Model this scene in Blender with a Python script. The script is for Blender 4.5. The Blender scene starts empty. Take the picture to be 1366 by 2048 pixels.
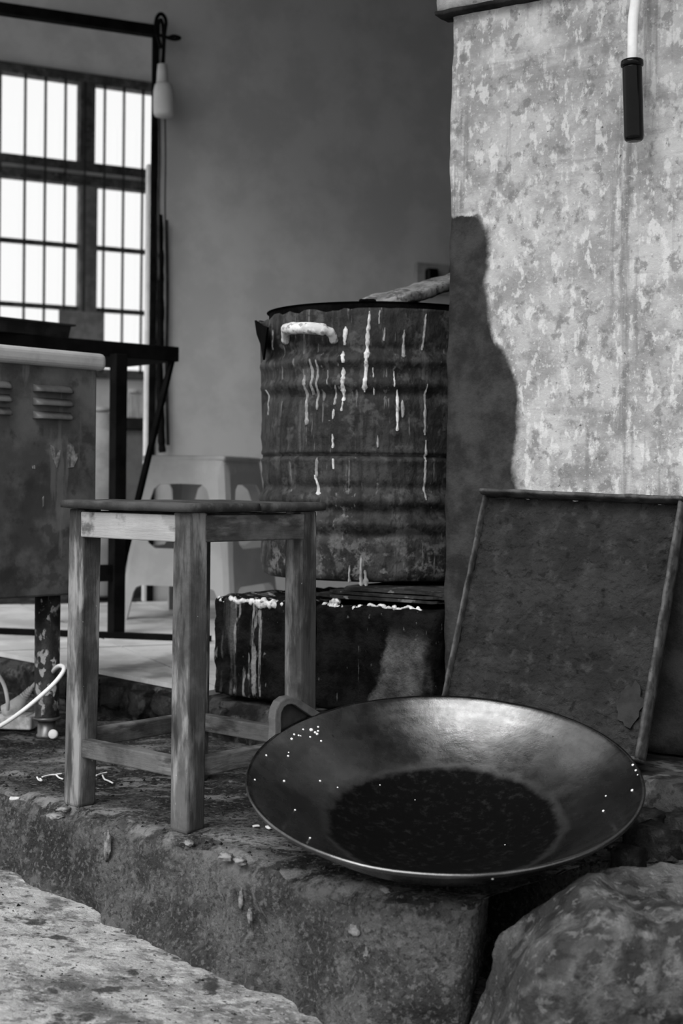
import bpy, bmesh, math, random
from mathutils import Vector, Matrix, noise

# ------------------------------------------------------------------ camera, sky, light
SC = bpy.context.scene
COL = SC.collection
EYE = 0.517                      # eye height above the kerb platform (z = 0)
FPX = 50.0 / 24.0 * 1366.0
cam_d = bpy.data.cameras.new('camera')
cam_d.sensor_fit = 'HORIZONTAL'; cam_d.sensor_width = 24.0; cam_d.lens = 50.0
cam_d.clip_start = 0.05; cam_d.clip_end = 200
cam_d.dof.use_dof = True; cam_d.dof.focus_distance = 2.25; cam_d.dof.aperture_fstop = 6.3
cam = bpy.data.objects.new('camera', cam_d); COL.objects.link(cam)
CAMR = Matrix.Rotation(math.radians(90 - 1.19), 3, 'X') @ Matrix.Rotation(math.radians(0.75), 3, 'Z')
cam.matrix_world = Matrix.Translation((0, 0, EYE)) @ CAMR.to_4x4()
SC.camera = cam

world = bpy.data.worlds.new('overcast_sky'); SC.world = world
world.use_nodes = True
wbg = world.node_tree.nodes['Background']
wbg.inputs['Color'].default_value = (1, 1, 1, 1); wbg.inputs['Strength'].default_value = 0.88

sun_d = bpy.data.lights.new('hazy_sun', 'SUN'); sun_d.energy = 3.0; sun_d.angle = math.radians(50)
sun = bpy.data.objects.new('hazy_sun', sun_d); COL.objects.link(sun)
sun.rotation_euler = Vector((0.40, 0.60, -0.80)).to_track_quat('-Z', 'Y').to_euler()
sun.location = (-3, -4, 6)

SC.view_settings.view_transform = 'Standard'; SC.view_settings.look = 'None'
SC.view_settings.exposure = 0.45; SC.view_settings.gamma = 1.0
SC.view_settings.use_curve_mapping = False

# ------------------------------------------------------------------ helpers
R = math.radians
random.seed(7)

def ray(u, v):
    return CAMR @ Vector(((u - 683) / FPX, -(v - 1024) / FPX, -1.0))
def at(u, v, Y):
    d = ray(u, v); return Vector((0, 0, EYE)) + d * (Y / d.y)
def at_z(u, v, z):
    d = ray(u, v); return Vector((0, 0, EYE)) + d * ((z - EYE) / d.z)
def at_plane(u, v, p, n):
    d = ray(u, v); o = Vector((0, 0, EYE)); p = Vector(p); n = Vector(n)
    return o + d * ((p - o).dot(n) / d.dot(n))

def nz(p, f, oct=3, seed=0.0):
    return noise.fractal((p[0] * f + seed, p[1] * f + seed * 1.7, p[2] * f - seed), 0.9, 2.1, oct)

def lay(kind='noise', scale=5.0, val=0.5, lo=0.5, hi=0.6, stretch=(1, 1, 1), detail=6.0, fac=1.0, rough=0.6, off=0.0):
    return dict(kind=kind, scale=scale, val=val, lo=lo - 0.04, hi=hi - 0.06, stretch=stretch, detail=detail, fac=fac, rough=rough, off=off)

def mat(name, a, b, scale=6.0, layers=(), rough=0.8, bump=0.0, bscale=40.0, bstretch=(1, 1, 1), metallic=0.0, spec=0.10,
        stretch=(1, 1, 1), bdist=0.01, hook=None, rough_var=0.0, contrast=(0.40, 0.60)):
    """greyscale procedural material: noise between albedo a and b, then thresholded noise layers, bump"""
    m = bpy.data.materials.new(name); m.use_nodes = True
    nt = m.node_tree; N = nt.nodes; L = nt.links
    bs = N['Principled BSDF']
    bs.inputs['Roughness'].default_value = rough
    bs.inputs['Metallic'].default_value = metallic
    bs.inputs['Specular IOR Level'].default_value = spec
    tc = N.new('ShaderNodeTexCoord')
    def coords(st, off=0.0):
        mp = N.new('ShaderNodeMapping'); mp.inputs['Scale'].default_value = st
        mp.inputs['Location'].default_value = (off, off * 1.3, off * 0.7)
        L.new(tc.outputs['Object'], mp.inputs['Vector']); return mp.outputs['Vector']
    def tex(kind, st, sc, det, rg, off=0.0):
        if kind == 'voronoi':
            t = N.new('ShaderNodeTexVoronoi'); t.inputs['Scale'].default_value = sc
            L.new(coords(st, off), t.inputs['Vector']); return t.outputs['Distance']
        t = N.new('ShaderNodeTexNoise'); t.inputs['Scale'].default_value = sc
        t.inputs['Detail'].default_value = det; t.inputs['Roughness'].default_value = rg
        L.new(coords(st, off), t.inputs['Vector']); return t.outputs['Fac']
    def ramp(sock, lo, hi, o0=0.0, o1=1.0):
        r = N.new('ShaderNodeMapRange'); r.interpolation_type = 'SMOOTHSTEP'
        r.inputs['From Min'].default_value = lo; r.inputs['From Max'].default_value = hi
        r.inputs['To Min'].default_value = o0; r.inputs['To Max'].default_value = o1
        L.new(sock, r.inputs['Value']); return r.outputs['Result']
    def mix(fac, c0, val):
        x = N.new('ShaderNodeMix'); x.data_type = 'FLOAT'
        L.new(fac, x.inputs[0]); L.new(c0, x.inputs[2])
        if hasattr(val, 'links'): L.new(val, x.inputs[3])
        else: x.inputs[3].default_value = val
        return x.outputs[0]
    col = ramp(tex('noise', stretch, scale, 8.0, 0.65), contrast[0], contrast[1], a, b)
    for q in layers:
        f = ramp(tex(q['kind'], q['stretch'], q['scale'], q['detail'], q['rough'], q['off']), q['lo'], q['hi'], 0.0, q['fac'])
        col = mix(f, col, q['val'])
    if hook: col = hook(N, L, tc, ramp, mix, tex, col)
    cb = N.new('ShaderNodeCombineColor')
    for i in range(3): L.new(col, cb.inputs[i])
    L.new(cb.outputs[0], bs.inputs['Base Color'])
    if rough_var:
        L.new(ramp(tex('noise', stretch, scale * 2.3, 6, 0.6, 3.1), 0.3, 0.7, max(0, rough - rough_var), min(1, rough + rough_var)), bs.inputs['Roughness'])
    if bump:
        bp = N.new('ShaderNodeBump'); bp.inputs['Strength'].default_value = bump; bp.inputs['Distance'].default_value = bdist
        L.new(tex('noise', bstretch, bscale, 8.0, 0.7, 1.3), bp.inputs['Height']); L.new(bp.outputs['Normal'], bs.inputs['Normal'])
    return m

def obj(name, verts, faces, m=None, parent=None, smooth=False, loc=None, rotz=None, bevel=0.0, seg=2):
    me = bpy.data.meshes.new(name); me.from_pydata([tuple(v) for v in verts], [], faces); me.update()
    return fin(name, me, m, parent, smooth, loc, rotz, bevel, seg)
def fin(name, me, m, parent, smooth, loc, rotz, bevel=0.0, seg=2):
    bm = bmesh.new(); bm.from_mesh(me); bmesh.ops.recalc_face_normals(bm, faces=bm.faces); bm.to_mesh(me); bm.free()
    if smooth:
        for p in me.polygons: p.use_smooth = True
    o = bpy.data.objects.new(name, me); COL.objects.link(o)
    if m: me.materials.append(m)
    if parent: o.parent = parent
    if loc is not None: o.location = loc
    if rotz is not None: o.rotation_euler = (0, 0, rotz)
    if bevel:
        b = o.modifiers.new('bevel', 'BEVEL'); b.width = bevel; b.segments = seg; b.limit_method = 'ANGLE'
    return o
def empty(name, loc=(0, 0, 0), rotz=0.0):
    o = bpy.data.objects.new(name, None); COL.objects.link(o); o.location = loc; o.rotation_euler = (0, 0, rotz)
    o.empty_display_size = 0.05; return o
def tag(o, label, cat, group=None, kind=None):
    o['label'] = label; o['category'] = cat
    if group: o['group'] = group
    if kind: o['kind'] = kind
    return o
def struct(o, label=None, cat=None):
    o['kind'] = 'structure'
    if label: o['label'] = label
    if cat: o['category'] = cat
    return o

class MB:
    def __init__(s): s.v = []; s.f = []
    def add(s, vs, fs):
        n = len(s.v); s.v += [Vector(v) for v in vs]; s.f += [tuple(i + n for i in f) for f in fs]; return s
    def box(s, x0, x1, y0, y1, z0, z1, M=None):
        vs = [Vector((x, y, z)) for z in (z0, z1) for y in (y0, y1) for x in (x0, x1)]
        if M is not None: vs = [M @ v for v in vs]
        return s.add(vs, [(0, 2, 3, 1), (4, 5, 7, 6), (0, 1, 5, 4), (2, 6, 7, 3), (0, 4, 6, 2), (1, 3, 7, 5)])
    def bar(s, p, q, w, h, up=(0, 0, 1)):
        p = Vector(p); q = Vector(q); d = (q - p); l = d.length; d.normalize()
        side = d.cross(Vector(up)).normalized(); upv = side.cross(d).normalized()
        vs = []
        for e in (p, q):
            for a, b in ((-1, -1), (1, -1), (1, 1), (-1, 1)): vs.append(e + side * (a * w / 2) + upv * (b * h / 2))
        return s.add(vs, [(0, 1, 2, 3), (7, 6, 5, 4), (0, 4, 5, 1), (1, 5, 6, 2), (2, 6, 7, 3), (3, 7, 4, 0)])
    def tube(s, pts, r, n=10, cap=True):
        pts = [Vector(p) for p in pts]; m = len(pts); rs = r if isinstance(r, (list, tuple)) else [r] * m
        vs = []; ref = None
        for i, p in enumerate(pts):
            t = (pts[min(i + 1, m - 1)] - pts[max(i - 1, 0)]).normalized()
            if ref is None: ref = t.orthogonal().normalized()
            ref = (ref - t * ref.dot(t))
            ref = ref.normalized() if ref.length > 1e-6 else t.orthogonal().normalized()
            b = t.cross(ref)
            for k in range(n):
                a = 2 * math.pi * k / n; vs.append(p + (ref * math.cos(a) + b * math.sin(a)) * rs[i])
        fs = [(i * n + k, i * n + (k + 1) % n, (i + 1) * n + (k + 1) % n, (i + 1) * n + k) for i in range(m - 1) for k in range(n)]
        if cap: fs += [tuple(range(n - 1, -1, -1)), tuple(range((m - 1) * n, m * n))]
        return s.add(vs, fs)
    def lathe(s, prof, n=32, c=(0, 0, 0), close=False, fn=None):
        c = Vector(c); vs = []
        for i, (r, z) in enumerate(prof):
            for k in range(n):
                a = 2 * math.pi * k / n; rr, zz = (r, z) if fn is None else fn(r, z, a, i)
                vs.append(c + Vector((rr * math.cos(a), rr * math.sin(a), zz)))
        m = len(prof); rng = m if close else m - 1
        fs = [(i * n + k, i * n + (k + 1) % n, ((i + 1) % m) * n + (k + 1) % n, ((i + 1) % m) * n + k) for i in range(rng) for k in range(n)]
        if not close:
            if prof[0][0] > 1e-5: fs.append(tuple(range(n - 1, -1, -1)))
            if prof[-1][0] > 1e-5: fs.append(tuple(range((m - 1) * n, m * n)))
        return s.add(vs, fs)
    def prism(s, poly, z0, z1):
        n = len(poly); vs = [Vector((x, y, z)) for z in (z0, z1) for x, y in poly]
        fs = [tuple(range(n - 1, -1, -1)), tuple(range(n, 2 * n))] + [(i, (i + 1) % n, (i + 1) % n + n, i + n) for i in range(n)]
        return s.add(vs, fs)
    def build(s, name, m=None, parent=None, smooth=False, loc=None, rotz=None, bevel=0.0, seg=2, weld=False):
        me = bpy.data.meshes.new(name); me.from_pydata([tuple(v) for v in s.v], [], s.f); me.update()
        if weld:
            bm = bmesh.new(); bm.from_mesh(me); bmesh.ops.remove_doubles(bm, verts=bm.verts, dist=1e-5); bm.to_mesh(me); bm.free()
        return fin(name, me, m, parent, smooth, loc, rotz, bevel, seg)

def grid_mesh(nu, nv, fn):
    vs = [fn(i / nu, j / nv) for i in range(nu + 1) for j in range(nv + 1)]
    fs = [(i * (nv + 1) + j, (i + 1) * (nv + 1) + j, (i + 1) * (nv + 1) + j + 1, i * (nv + 1) + j + 1) for i in range(nu) for j in range(nv)]
    return vs, fs

def noisy_box(name, dims, div, m, amp, freq, parent=None, loc=None, rotz=None, rnd=0.0, seed=0.0, lo=None, smooth=True, oct=4, fn=None):
    """closed subdivided box from lo to lo+dims with rounded edges and noise relief"""
    lo = Vector(lo or (0, 0, 0)); D = Vector(dims); bm = bmesh.new(); mp = {}
    def vert(p):
        k = tuple(round(c, 5) for c in p)
        if k not in mp: mp[k] = bm.verts.new(p)
        return mp[k]
    for ax in range(3):
        a, b = [(1, 2), (0, 2), (0, 1)][ax]
        for side in (0, 1):
            for i in range(div[a]):
                for j in range(div[b]):
                    q = []
                    for di, dj in ((0, 0), (1, 0), (1, 1), (0, 1)):
                        p = [0, 0, 0]; p[ax] = side; p[a] = (i + di) / div[a]; p[b] = (j + dj) / div[b]
                        q.append(vert(Vector((p[0] * D.x, p[1] * D.y, p[2] * D.z))))
                    try: bm.faces.new(q)
                    except ValueError: pass
    bmesh.ops.recalc_face_normals(bm, faces=bm.faces)
    for v in bm.verts:
        p = v.co.copy()
        if rnd:
            c = Vector((min(max(p.x, rnd), D.x - rnd), min(max(p.y, rnd), D.y - rnd), min(max(p.z, rnd), D.z - rnd)))
            d = p - c
            if d.length > rnd: p = c + d.normalized() * rnd
        p = p + lo
        nv = Vector((nz(p, freq, oct, seed), nz(p, freq, oct, seed + 11.3), nz(p, freq, oct, seed + 23.9)))
        p = p + nv * amp
        if fn: p = fn(p)
        v.co = p
    me = bpy.data.meshes.new(name); bm.to_mesh(me); bm.free()
    return fin(name, me, m, parent, smooth, loc, rotz)

# ------------------------------------------------------------------ place geometry
Z1 = 0.09                                              # raised inner floor
K0 = Vector((-0.413, 2.206, 0)); KD = Vector((0.730, -0.683, 0)).normalized(); KN = Vector((-0.683, -0.730, 0)).normalized()
S0 = Vector((-0.406, 3.02, 0)); SD = Vector((0.695, -0.719, 0)).normalized(); SN = Vector((-0.719, -0.695, 0)).normalized()
W0 = Vector((0.184, 2.55, 0)); WD = Vector((0.826, -0.563, 0)).normalized(); WI = Vector((0.563, 0.826, 0)).normalized()
WROT = math.atan2(WD.y, WD.x)
B0 = Vector((-0.673, 5.0, 0)); BD = Vector((0.913, 0.407, 0)).normalized(); BI = Vector((-0.407, 0.913, 0)).normalized()
BROT = math.atan2(BD.y, BD.x)
F0 = Vector((-1.474, 7.8, 0)); FD = Vector((0.894, 0.447, 0)).normalized(); FI = Vector((-0.447, 0.894, 0)).normalized()
FROT = math.atan2(FD.y, FD.x)

# ------------------------------------------------------------------ materials
M = {}
M['ground'] = mat('street_concrete', 0.16, 0.40, 14, [
    lay(scale=4, val=0.58, lo=0.52, hi=0.66, fac=0.65), lay(scale=30, val=0.66, lo=0.58, hi=0.68, fac=0.6, off=2, stretch=(1, 1.6, 1)),
    lay(scale=38, val=0.10, lo=0.57, hi=0.67, fac=0.65, off=15), lay(scale=120, val=0.62, lo=0.60, hi=0.70, fac=0.5, off=21), lay(scale=13, val=0.04, lo=0.63, hi=0.71, fac=0.9, off=5),
    lay(scale=90, val=0.03, lo=0.64, hi=0.72, fac=0.85, off=8), lay('noise', 4.0, 0.07, 0.62, 0.74, fac=0.7, off=12)], rough=0.9, bump=1.0, bscale=70, bdist=0.012)
def worn_hook(top):
    def hk(N, L, tc, ramp, mix, tex, col):
        sp = N.new('ShaderNodeSeparateXYZ'); L.new(tc.outputs['Object'], sp.inputs[0])
        if top:
            dt = N.new('ShaderNodeVectorMath'); dt.operation = 'DOT_PRODUCT'; L.new(tc.outputs['Object'], dt.inputs[0]); dt.inputs[1].default_value = tuple(KN)
            base = K0.dot(KN); f = ramp(dt.outputs['Value'], base - 0.075, base - 0.01)
        else: f = ramp(sp.outputs['Z'], -0.045, -0.012)
        m = N.new('ShaderNodeMath'); m.operation = 'MULTIPLY'; L.new(f, m.inputs[0]); L.new(ramp(tex('noise', (1, 1, 1), 15, 8, .7, 6.0), 0.46, 0.60), m.inputs[1])
        return mix(m.outputs[0], col, 0.25)
    return hk
M['kerb'] = mat('kerb_concrete', 0.062, 0.155, 12, [
    lay(scale=5, val=0.036, lo=0.50, hi=0.68, fac=0.7), lay(scale=150, val=0.26, lo=0.56, hi=0.68, fac=0.55, off=3), lay(scale=150, val=0.02, lo=0.56, hi=0.68, fac=0.6, off=17),
    lay(scale=26, val=0.22, lo=0.64, hi=0.74, fac=0.6, off=9), lay(scale=14, val=0.28, lo=0.69, hi=0.76, stretch=(1, 1, 0.25), fac=0.6, off=4)],
    rough=0.9, bump=1.0, bscale=120, bdist=0.02, hook=worn_hook(False))
M['kerb_top'] = mat('kerb_top_concrete', 0.045, 0.13, 9, [
    lay(scale=4, val=0.014, lo=0.48, hi=0.62, fac=0.85), lay(scale=12, val=0.30, lo=0.57, hi=0.68, fac=0.7, off=5, stretch=(0.6, 1.2, 1)),
    lay(scale=100, val=0.010, lo=0.56, hi=0.66, fac=0.8, off=3), lay(scale=130, val=0.26, lo=0.58, hi=0.70, fac=0.5, off=23), lay(scale=45, val=0.30, lo=0.70, hi=0.76, fac=0.8, off=9)],
    rough=0.85, bump=1.0, bscale=70, bdist=0.015, hook=worn_hook(True))
M['step'] = mat('step_rubble', 0.012, 0.05, 12, [lay(scale=14, val=0.16, lo=0.58, hi=0.70, fac=0.6), lay(scale=40, val=0.008, lo=0.55, hi=0.65, fac=0.7, off=4)],
    rough=0.9, bump=0.9, bscale=40)
M['stone'] = mat('step_stone', 0.010, 0.045, 14, [lay(scale=30, val=0.12, lo=0.62, hi=0.72, fac=0.5)], rough=0.9, bump=1.0, bscale=40, bdist=0.02)
M['tile'] = mat('floor_tile', 0.44, 0.60, 5, [lay(scale=4, val=0.10, lo=0.58, hi=0.72, fac=0.6), lay(scale=30, val=0.06, lo=0.70, hi=0.78, fac=0.7, stretch=(1, 3, 1))],
    rough=0.5, bump=0.1, bscale=60, spec=0.2)

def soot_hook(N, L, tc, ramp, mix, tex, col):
    # soot around the stove left of a wavy line s < b(z), wall coordinates; dark band along the whole foot
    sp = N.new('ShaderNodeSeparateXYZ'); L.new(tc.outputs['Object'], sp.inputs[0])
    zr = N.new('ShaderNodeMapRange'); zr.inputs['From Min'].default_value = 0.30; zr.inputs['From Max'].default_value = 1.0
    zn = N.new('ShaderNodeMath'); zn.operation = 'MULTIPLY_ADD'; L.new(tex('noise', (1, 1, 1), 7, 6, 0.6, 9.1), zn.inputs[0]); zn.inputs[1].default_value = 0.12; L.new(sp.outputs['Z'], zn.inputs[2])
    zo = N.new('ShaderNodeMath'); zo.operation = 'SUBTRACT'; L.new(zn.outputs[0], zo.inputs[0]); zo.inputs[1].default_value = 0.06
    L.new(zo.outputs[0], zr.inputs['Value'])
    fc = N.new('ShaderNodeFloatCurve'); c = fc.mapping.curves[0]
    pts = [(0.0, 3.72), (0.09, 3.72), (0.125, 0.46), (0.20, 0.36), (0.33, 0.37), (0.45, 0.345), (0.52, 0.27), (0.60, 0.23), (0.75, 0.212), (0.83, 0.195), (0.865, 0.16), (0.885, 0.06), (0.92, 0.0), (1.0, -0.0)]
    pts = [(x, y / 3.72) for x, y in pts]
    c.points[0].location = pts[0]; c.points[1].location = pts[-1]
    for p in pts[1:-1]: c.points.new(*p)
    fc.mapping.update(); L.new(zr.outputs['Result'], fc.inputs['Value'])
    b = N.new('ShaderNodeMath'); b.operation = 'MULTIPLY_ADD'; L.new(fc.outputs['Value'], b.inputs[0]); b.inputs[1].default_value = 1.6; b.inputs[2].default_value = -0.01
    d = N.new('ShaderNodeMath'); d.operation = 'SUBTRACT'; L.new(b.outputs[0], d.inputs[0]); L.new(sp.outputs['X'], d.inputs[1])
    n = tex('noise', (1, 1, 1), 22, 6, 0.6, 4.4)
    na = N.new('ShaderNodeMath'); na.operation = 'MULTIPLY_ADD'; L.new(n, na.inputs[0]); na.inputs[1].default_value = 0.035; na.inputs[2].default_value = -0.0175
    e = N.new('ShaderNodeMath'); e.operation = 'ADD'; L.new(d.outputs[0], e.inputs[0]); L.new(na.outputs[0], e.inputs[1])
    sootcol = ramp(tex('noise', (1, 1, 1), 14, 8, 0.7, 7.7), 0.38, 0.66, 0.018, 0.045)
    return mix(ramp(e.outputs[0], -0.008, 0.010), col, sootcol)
M['plaster'] = mat('mottled_plaster', 0.25, 0.40, 12, [
    lay(scale=7, val=0.48, lo=0.54, hi=0.68, fac=0.7, off=2), lay(scale=42, val=0.56, lo=0.57, hi=0.66, fac=0.75, stretch=(1.2, 1, 0.6)),
    lay(scale=48, val=0.13, lo=0.58, hi=0.70, fac=0.65, off=3, stretch=(0.9, 1, 0.8)), lay(scale=16, val=0.16, lo=0.60, hi=0.72, fac=0.6, off=11),
    lay(scale=16, val=0.13, lo=0.60, hi=0.74, fac=0.65, off=6, stretch=(1.8, 1, 0.10)), lay(scale=11, val=0.17, lo=0.61, hi=0.73, fac=0.5, off=1, stretch=(0.3, 1, 1.9)),
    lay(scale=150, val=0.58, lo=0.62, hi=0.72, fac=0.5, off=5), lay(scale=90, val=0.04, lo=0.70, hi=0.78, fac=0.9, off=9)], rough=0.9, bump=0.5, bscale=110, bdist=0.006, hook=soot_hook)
M['ledge'] = mat('ledge_plaster', 0.26, 0.40, 12, [lay(scale=40, val=0.12, lo=0.64, hi=0.74, fac=0.7)], rough=0.9, bump=0.5, bscale=60)
M['ledge_dark'] = mat('ledge_edge_dark', 0.012, 0.03, 20, rough=0.8, bump=0.5, spec=0.02)
M['wall'] = mat('inner_wall_plaster', 0.44, 0.52, 4, [lay(scale=24, val=0.25, lo=0.74, hi=0.82, fac=0.7)], rough=0.9, bump=0.12, bscale=120, bdist=0.004)
M['dim'] = mat('dark_side_wall', 0.05, 0.09, 4, rough=0.9)  # unseen walls coloured dark to cut bounced light in the room
M['wall2'] = mat('far_wall_plaster', 0.60, 0.70, 4, [lay(scale=6, val=0.45, lo=0.64, hi=0.76, fac=0.5)], rough=0.9)
M['ceiling'] = mat('ceiling_plaster', 0.10, 0.14, 4, rough=0.95)
M['black_frame'] = mat('black_painted_frame', 0.004, 0.008, 20, rough=0.7, spec=0.02)
M['dark_wood'] = mat('dark_window_wood', 0.05, 0.11, 18, [lay(scale=30, val=0.3, lo=0.64, hi=0.72, fac=0.5)], rough=0.75, bump=0.3)
M['grey_wood'] = mat('grey_window_wood', 0.16, 0.24, 16, rough=0.75)
M['iron'] = mat('dark_iron', 0.03, 0.05, 30, rough=0.6)
M['white_paint'] = mat('white_paint', 0.62, 0.74, 12, rough=0.6)

M['wood'] = mat('worn_stool_wood', 0.05, 0.10, 10, [
    lay(scale=7, val=0.30, lo=0.54, hi=0.67, stretch=(3, 3, 0.6), fac=0.65), lay(scale=16, val=0.018, lo=0.54, hi=0.68, stretch=(2, 2, 0.35), fac=0.75, off=4),
    lay(scale=150, val=0.45, lo=0.75, hi=0.80, fac=0.8, off=2)], rough=0.7, bump=0.5, bscale=45, bstretch=(4, 4, 0.5), bdist=0.004)
M['wood_h'] = mat('worn_rail_wood', 0.05, 0.10, 10, [
    lay(scale=9, val=0.20, lo=0.54, hi=0.68, stretch=(0.6, 0.6, 3), fac=0.6), lay(scale=14, val=0.02, lo=0.54, hi=0.68, stretch=(0.7, 0.7, 2.5), fac=0.75, off=4),
    lay(scale=150, val=0.45, lo=0.75, hi=0.80, fac=0.8, off=2)], rough=0.7, bump=0.5, bscale=40, bstretch=(0.6, 0.6, 4), bdist=0.004)
M['wood_top'] = mat('dark_stool_top_wood', 0.025, 0.05, 10, [lay(scale=8, val=0.11, lo=0.58, hi=0.72, stretch=(0.5, 3, 3), fac=0.5)], rough=0.7, bump=0.4, bscale=50, bdist=0.004)
M['wood_lit'] = mat('lit_apron_wood', 0.08, 0.24, 9, [lay(scale=10, val=0.035, lo=0.55, hi=0.68, stretch=(0.5, 0.5, 3), fac=0.7, off=2), lay(scale=9, val=0.34, lo=0.5, hi=0.6, fac=0.7, off=7)], rough=0.75, bump=0.4, bscale=45, bstretch=(0.5, 4, 4), bdist=0.004)  # paler copy of the rail wood: light on the front-left apron put into colour

M['cab'] = mat('stained_steel_cabinet', 0.055, 0.11, 5, [
    lay(scale=4.5, val=0.022, lo=0.52, hi=0.66, fac=0.7), lay(scale=14, val=0.025, lo=0.58, hi=0.68, fac=0.6, off=5), lay(scale=6, val=0.18, lo=0.64, hi=0.76, fac=0.6, off=2),
    lay(scale=70, val=0.3, lo=0.73, hi=0.79, fac=0.7, off=3), lay(scale=9, val=0.15, lo=0.62, hi=0.72, stretch=(3, 3, 0.4), fac=0.5, off=8)], rough=0.42, spec=0.25, bump=0.1, bscale=60)
M['scratch'] = mat('scraped_cabinet_paint', 0.10, 0.26, 40, [lay(scale=60, val=0.05, lo=0.56, hi=0.66, fac=0.8, stretch=(3, 3, 0.6))], rough=0.6)
M['cab_top'] = mat('pale_cabinet_top', 0.27, 0.36, 8, [lay(scale=60, val=0.6, lo=0.75, hi=0.8, fac=0.6)], rough=0.5, bump=0.1)
M['leg_rust'] = mat('rusty_pipe', 0.010, 0.045, 16, [lay(scale=55, val=0.40, lo=0.58, hi=0.64, fac=0.8, stretch=(1, 1, 0.7)), lay(scale=20, val=0.006, lo=0.56, hi=0.66, fac=0.8, off=4)], rough=0.5, spec=0.3, bump=0.6, bscale=60, bdist=0.004)
M['plate_rust'] = mat('rusted_plate', 0.008, 0.03, 16, [lay(scale=40, val=0.16, lo=0.64, hi=0.72, fac=0.7)], rough=0.8, bump=0.8, bscale=60, bdist=0.004)
M['steel'] = mat('dull_steel', 0.10, 0.16, 20, rough=0.35, metallic=0.6)
M['white_plastic'] = mat('dirty_white_plastic', 0.62, 0.80, 10, [lay(scale=14, val=0.22, lo=0.56, hi=0.7, fac=0.6)], rough=0.5)
M['cable_white'] = mat('white_cable', 0.66, 0.78, 20, rough=0.45)
M['plastic'] = mat('grey_stool_plastic', 0.34, 0.40, 6, rough=0.42, spec=0.3)
M['black_table'] = mat('black_table_paint', 0.004, 0.007, 15, rough=0.65, spec=0.02)
M['tin'] = mat('dull_dark_tin', 0.015, 0.03, 14, rough=0.5)

def drum_hook(N, L, tc, ramp, mix, tex, col):
    sp = N.new('ShaderNodeSeparateXYZ'); L.new(tc.outputs['Object'], sp.inputs[0])
    # lime crust around the foot of the drum
    z = ramp(sp.outputs['Z'], 0.13, 0.02); n = tex('noise', (1, 1, 1), 40, 8, 0.7, 2.2)
    mm = N.new('ShaderNodeMath'); mm.operation = 'MULTIPLY'; L.new(z, mm.inputs[0]); L.new(ramp(n, 0.5, 0.62), mm.inputs[1])
    col = mix(mm.outputs[0], col, 0.13)
    return col
M['drum'] = mat('sooty_drum_steel', 0.014, 0.036, 7, [
    lay(scale=14, val=0.085, lo=0.56, hi=0.72, stretch=(2.2, 2.2, 0.2), fac=0.6), lay(scale=30, val=0.005, lo=0.52, hi=0.66, stretch=(2, 2, 0.25), fac=0.75, off=6),
    lay(scale=45, val=0.20, lo=0.66, hi=0.74, stretch=(2, 2, 0.14), fac=0.6, off=3), lay(scale=28, val=0.085, lo=0.58, hi=0.70, fac=0.55, off=13), lay(scale=70, val=0.006, lo=0.57, hi=0.67, fac=0.6, off=19), lay(scale=120, val=0.30, lo=0.75, hi=0.80, fac=0.8, off=3)],
    rough=0.5, spec=0.22, bump=0.7, bscale=70, bstretch=(1, 1, 0.6), bdist=0.006, hook=drum_hook)
M['soot'] = mat('black_soot', 0.002, 0.005, 20, rough=0.85, bump=0.5, spec=0.02)
M['lime'] = mat('white_lime_drip', 0.42, 0.68, 60, [lay(scale=90, val=0.15, lo=0.58, hi=0.68, fac=0.6)], rough=0.8, bump=0.6, bscale=120, bdist=0.004)
M['lime_worn'] = mat('worn_lime', 0.09, 0.24, 50, rough=0.9, bump=0.8, bscale=90, bdist=0.006)
M['lime_grey'] = mat('grey_lime_drip', 0.18, 0.32, 60, rough=0.85, bump=0.6, bscale=120, bdist=0.004)
M['handle'] = mat('white_crusted_handle', 0.5, 0.75, 40, [lay(scale=60, val=0.12, lo=0.58, hi=0.66, fac=0.7)], rough=0.8, bump=0.6, bscale=80, bdist=0.004)

def block_hook(N, L, tc, ramp, mix, tex, col):
    sp = N.new('ShaderNodeSeparateXYZ'); L.new(tc.outputs['Object'], sp.inputs[0])
    n = tex('noise', (1, 1, 1), 16, 6, 0.6, 4.4)
    a = N.new('ShaderNodeMath'); a.operation = 'MULTIPLY_ADD'; L.new(n, a.inputs[0]); a.inputs[1].default_value = 0.10; L.new(sp.outputs['X'], a.inputs[2])
    zz = N.new('ShaderNodeMath'); zz.operation = 'MULTIPLY_ADD'; L.new(sp.outputs['Z'], zz.inputs[0]); zz.inputs[1].default_value = -0.44; L.new(a.outputs[0], zz.inputs[2])
    rgt = N.new('ShaderNodeMath'); rgt.operation = 'MULTIPLY'; L.new(ramp(zz.outputs[0], 0.155, 0.170), rgt.inputs[0]); L.new(ramp(a.outputs[0], 0.31, 0.27), rgt.inputs[1])
    rg2 = N.new('ShaderNodeMath'); rg2.operation = 'MULTIPLY'; L.new(rgt.outputs[0], rg2.inputs[0]); L.new(ramp(sp.outputs['Z'], 0.175, 0.125), rg2.inputs[1])
    return mix(rg2.outputs[0], col, ramp(tex('noise', (1, 1, 1), 20, 8, .7, 1.0), 0.35, 0.65, 0.045, 0.15))
bl = [lay(scale=12, val=0.10, lo=0.58, hi=0.70, stretch=(2.5, 2.5, 0.12), fac=0.75), lay(scale=80, val=0.25, lo=0.70, hi=0.77, fac=0.6, off=2, stretch=(1, 1, .5)), lay(scale=24, val=0.30, lo=0.62, hi=0.70, stretch=(2.5, 2.5, 0.10), fac=0.8, off=7)]
M['block'] = mat('sooty_block', 0.003, 0.012, 20, bl, rough=0.75, bump=1.0, bscale=80, bdist=0.010, spec=0.06)
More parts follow.
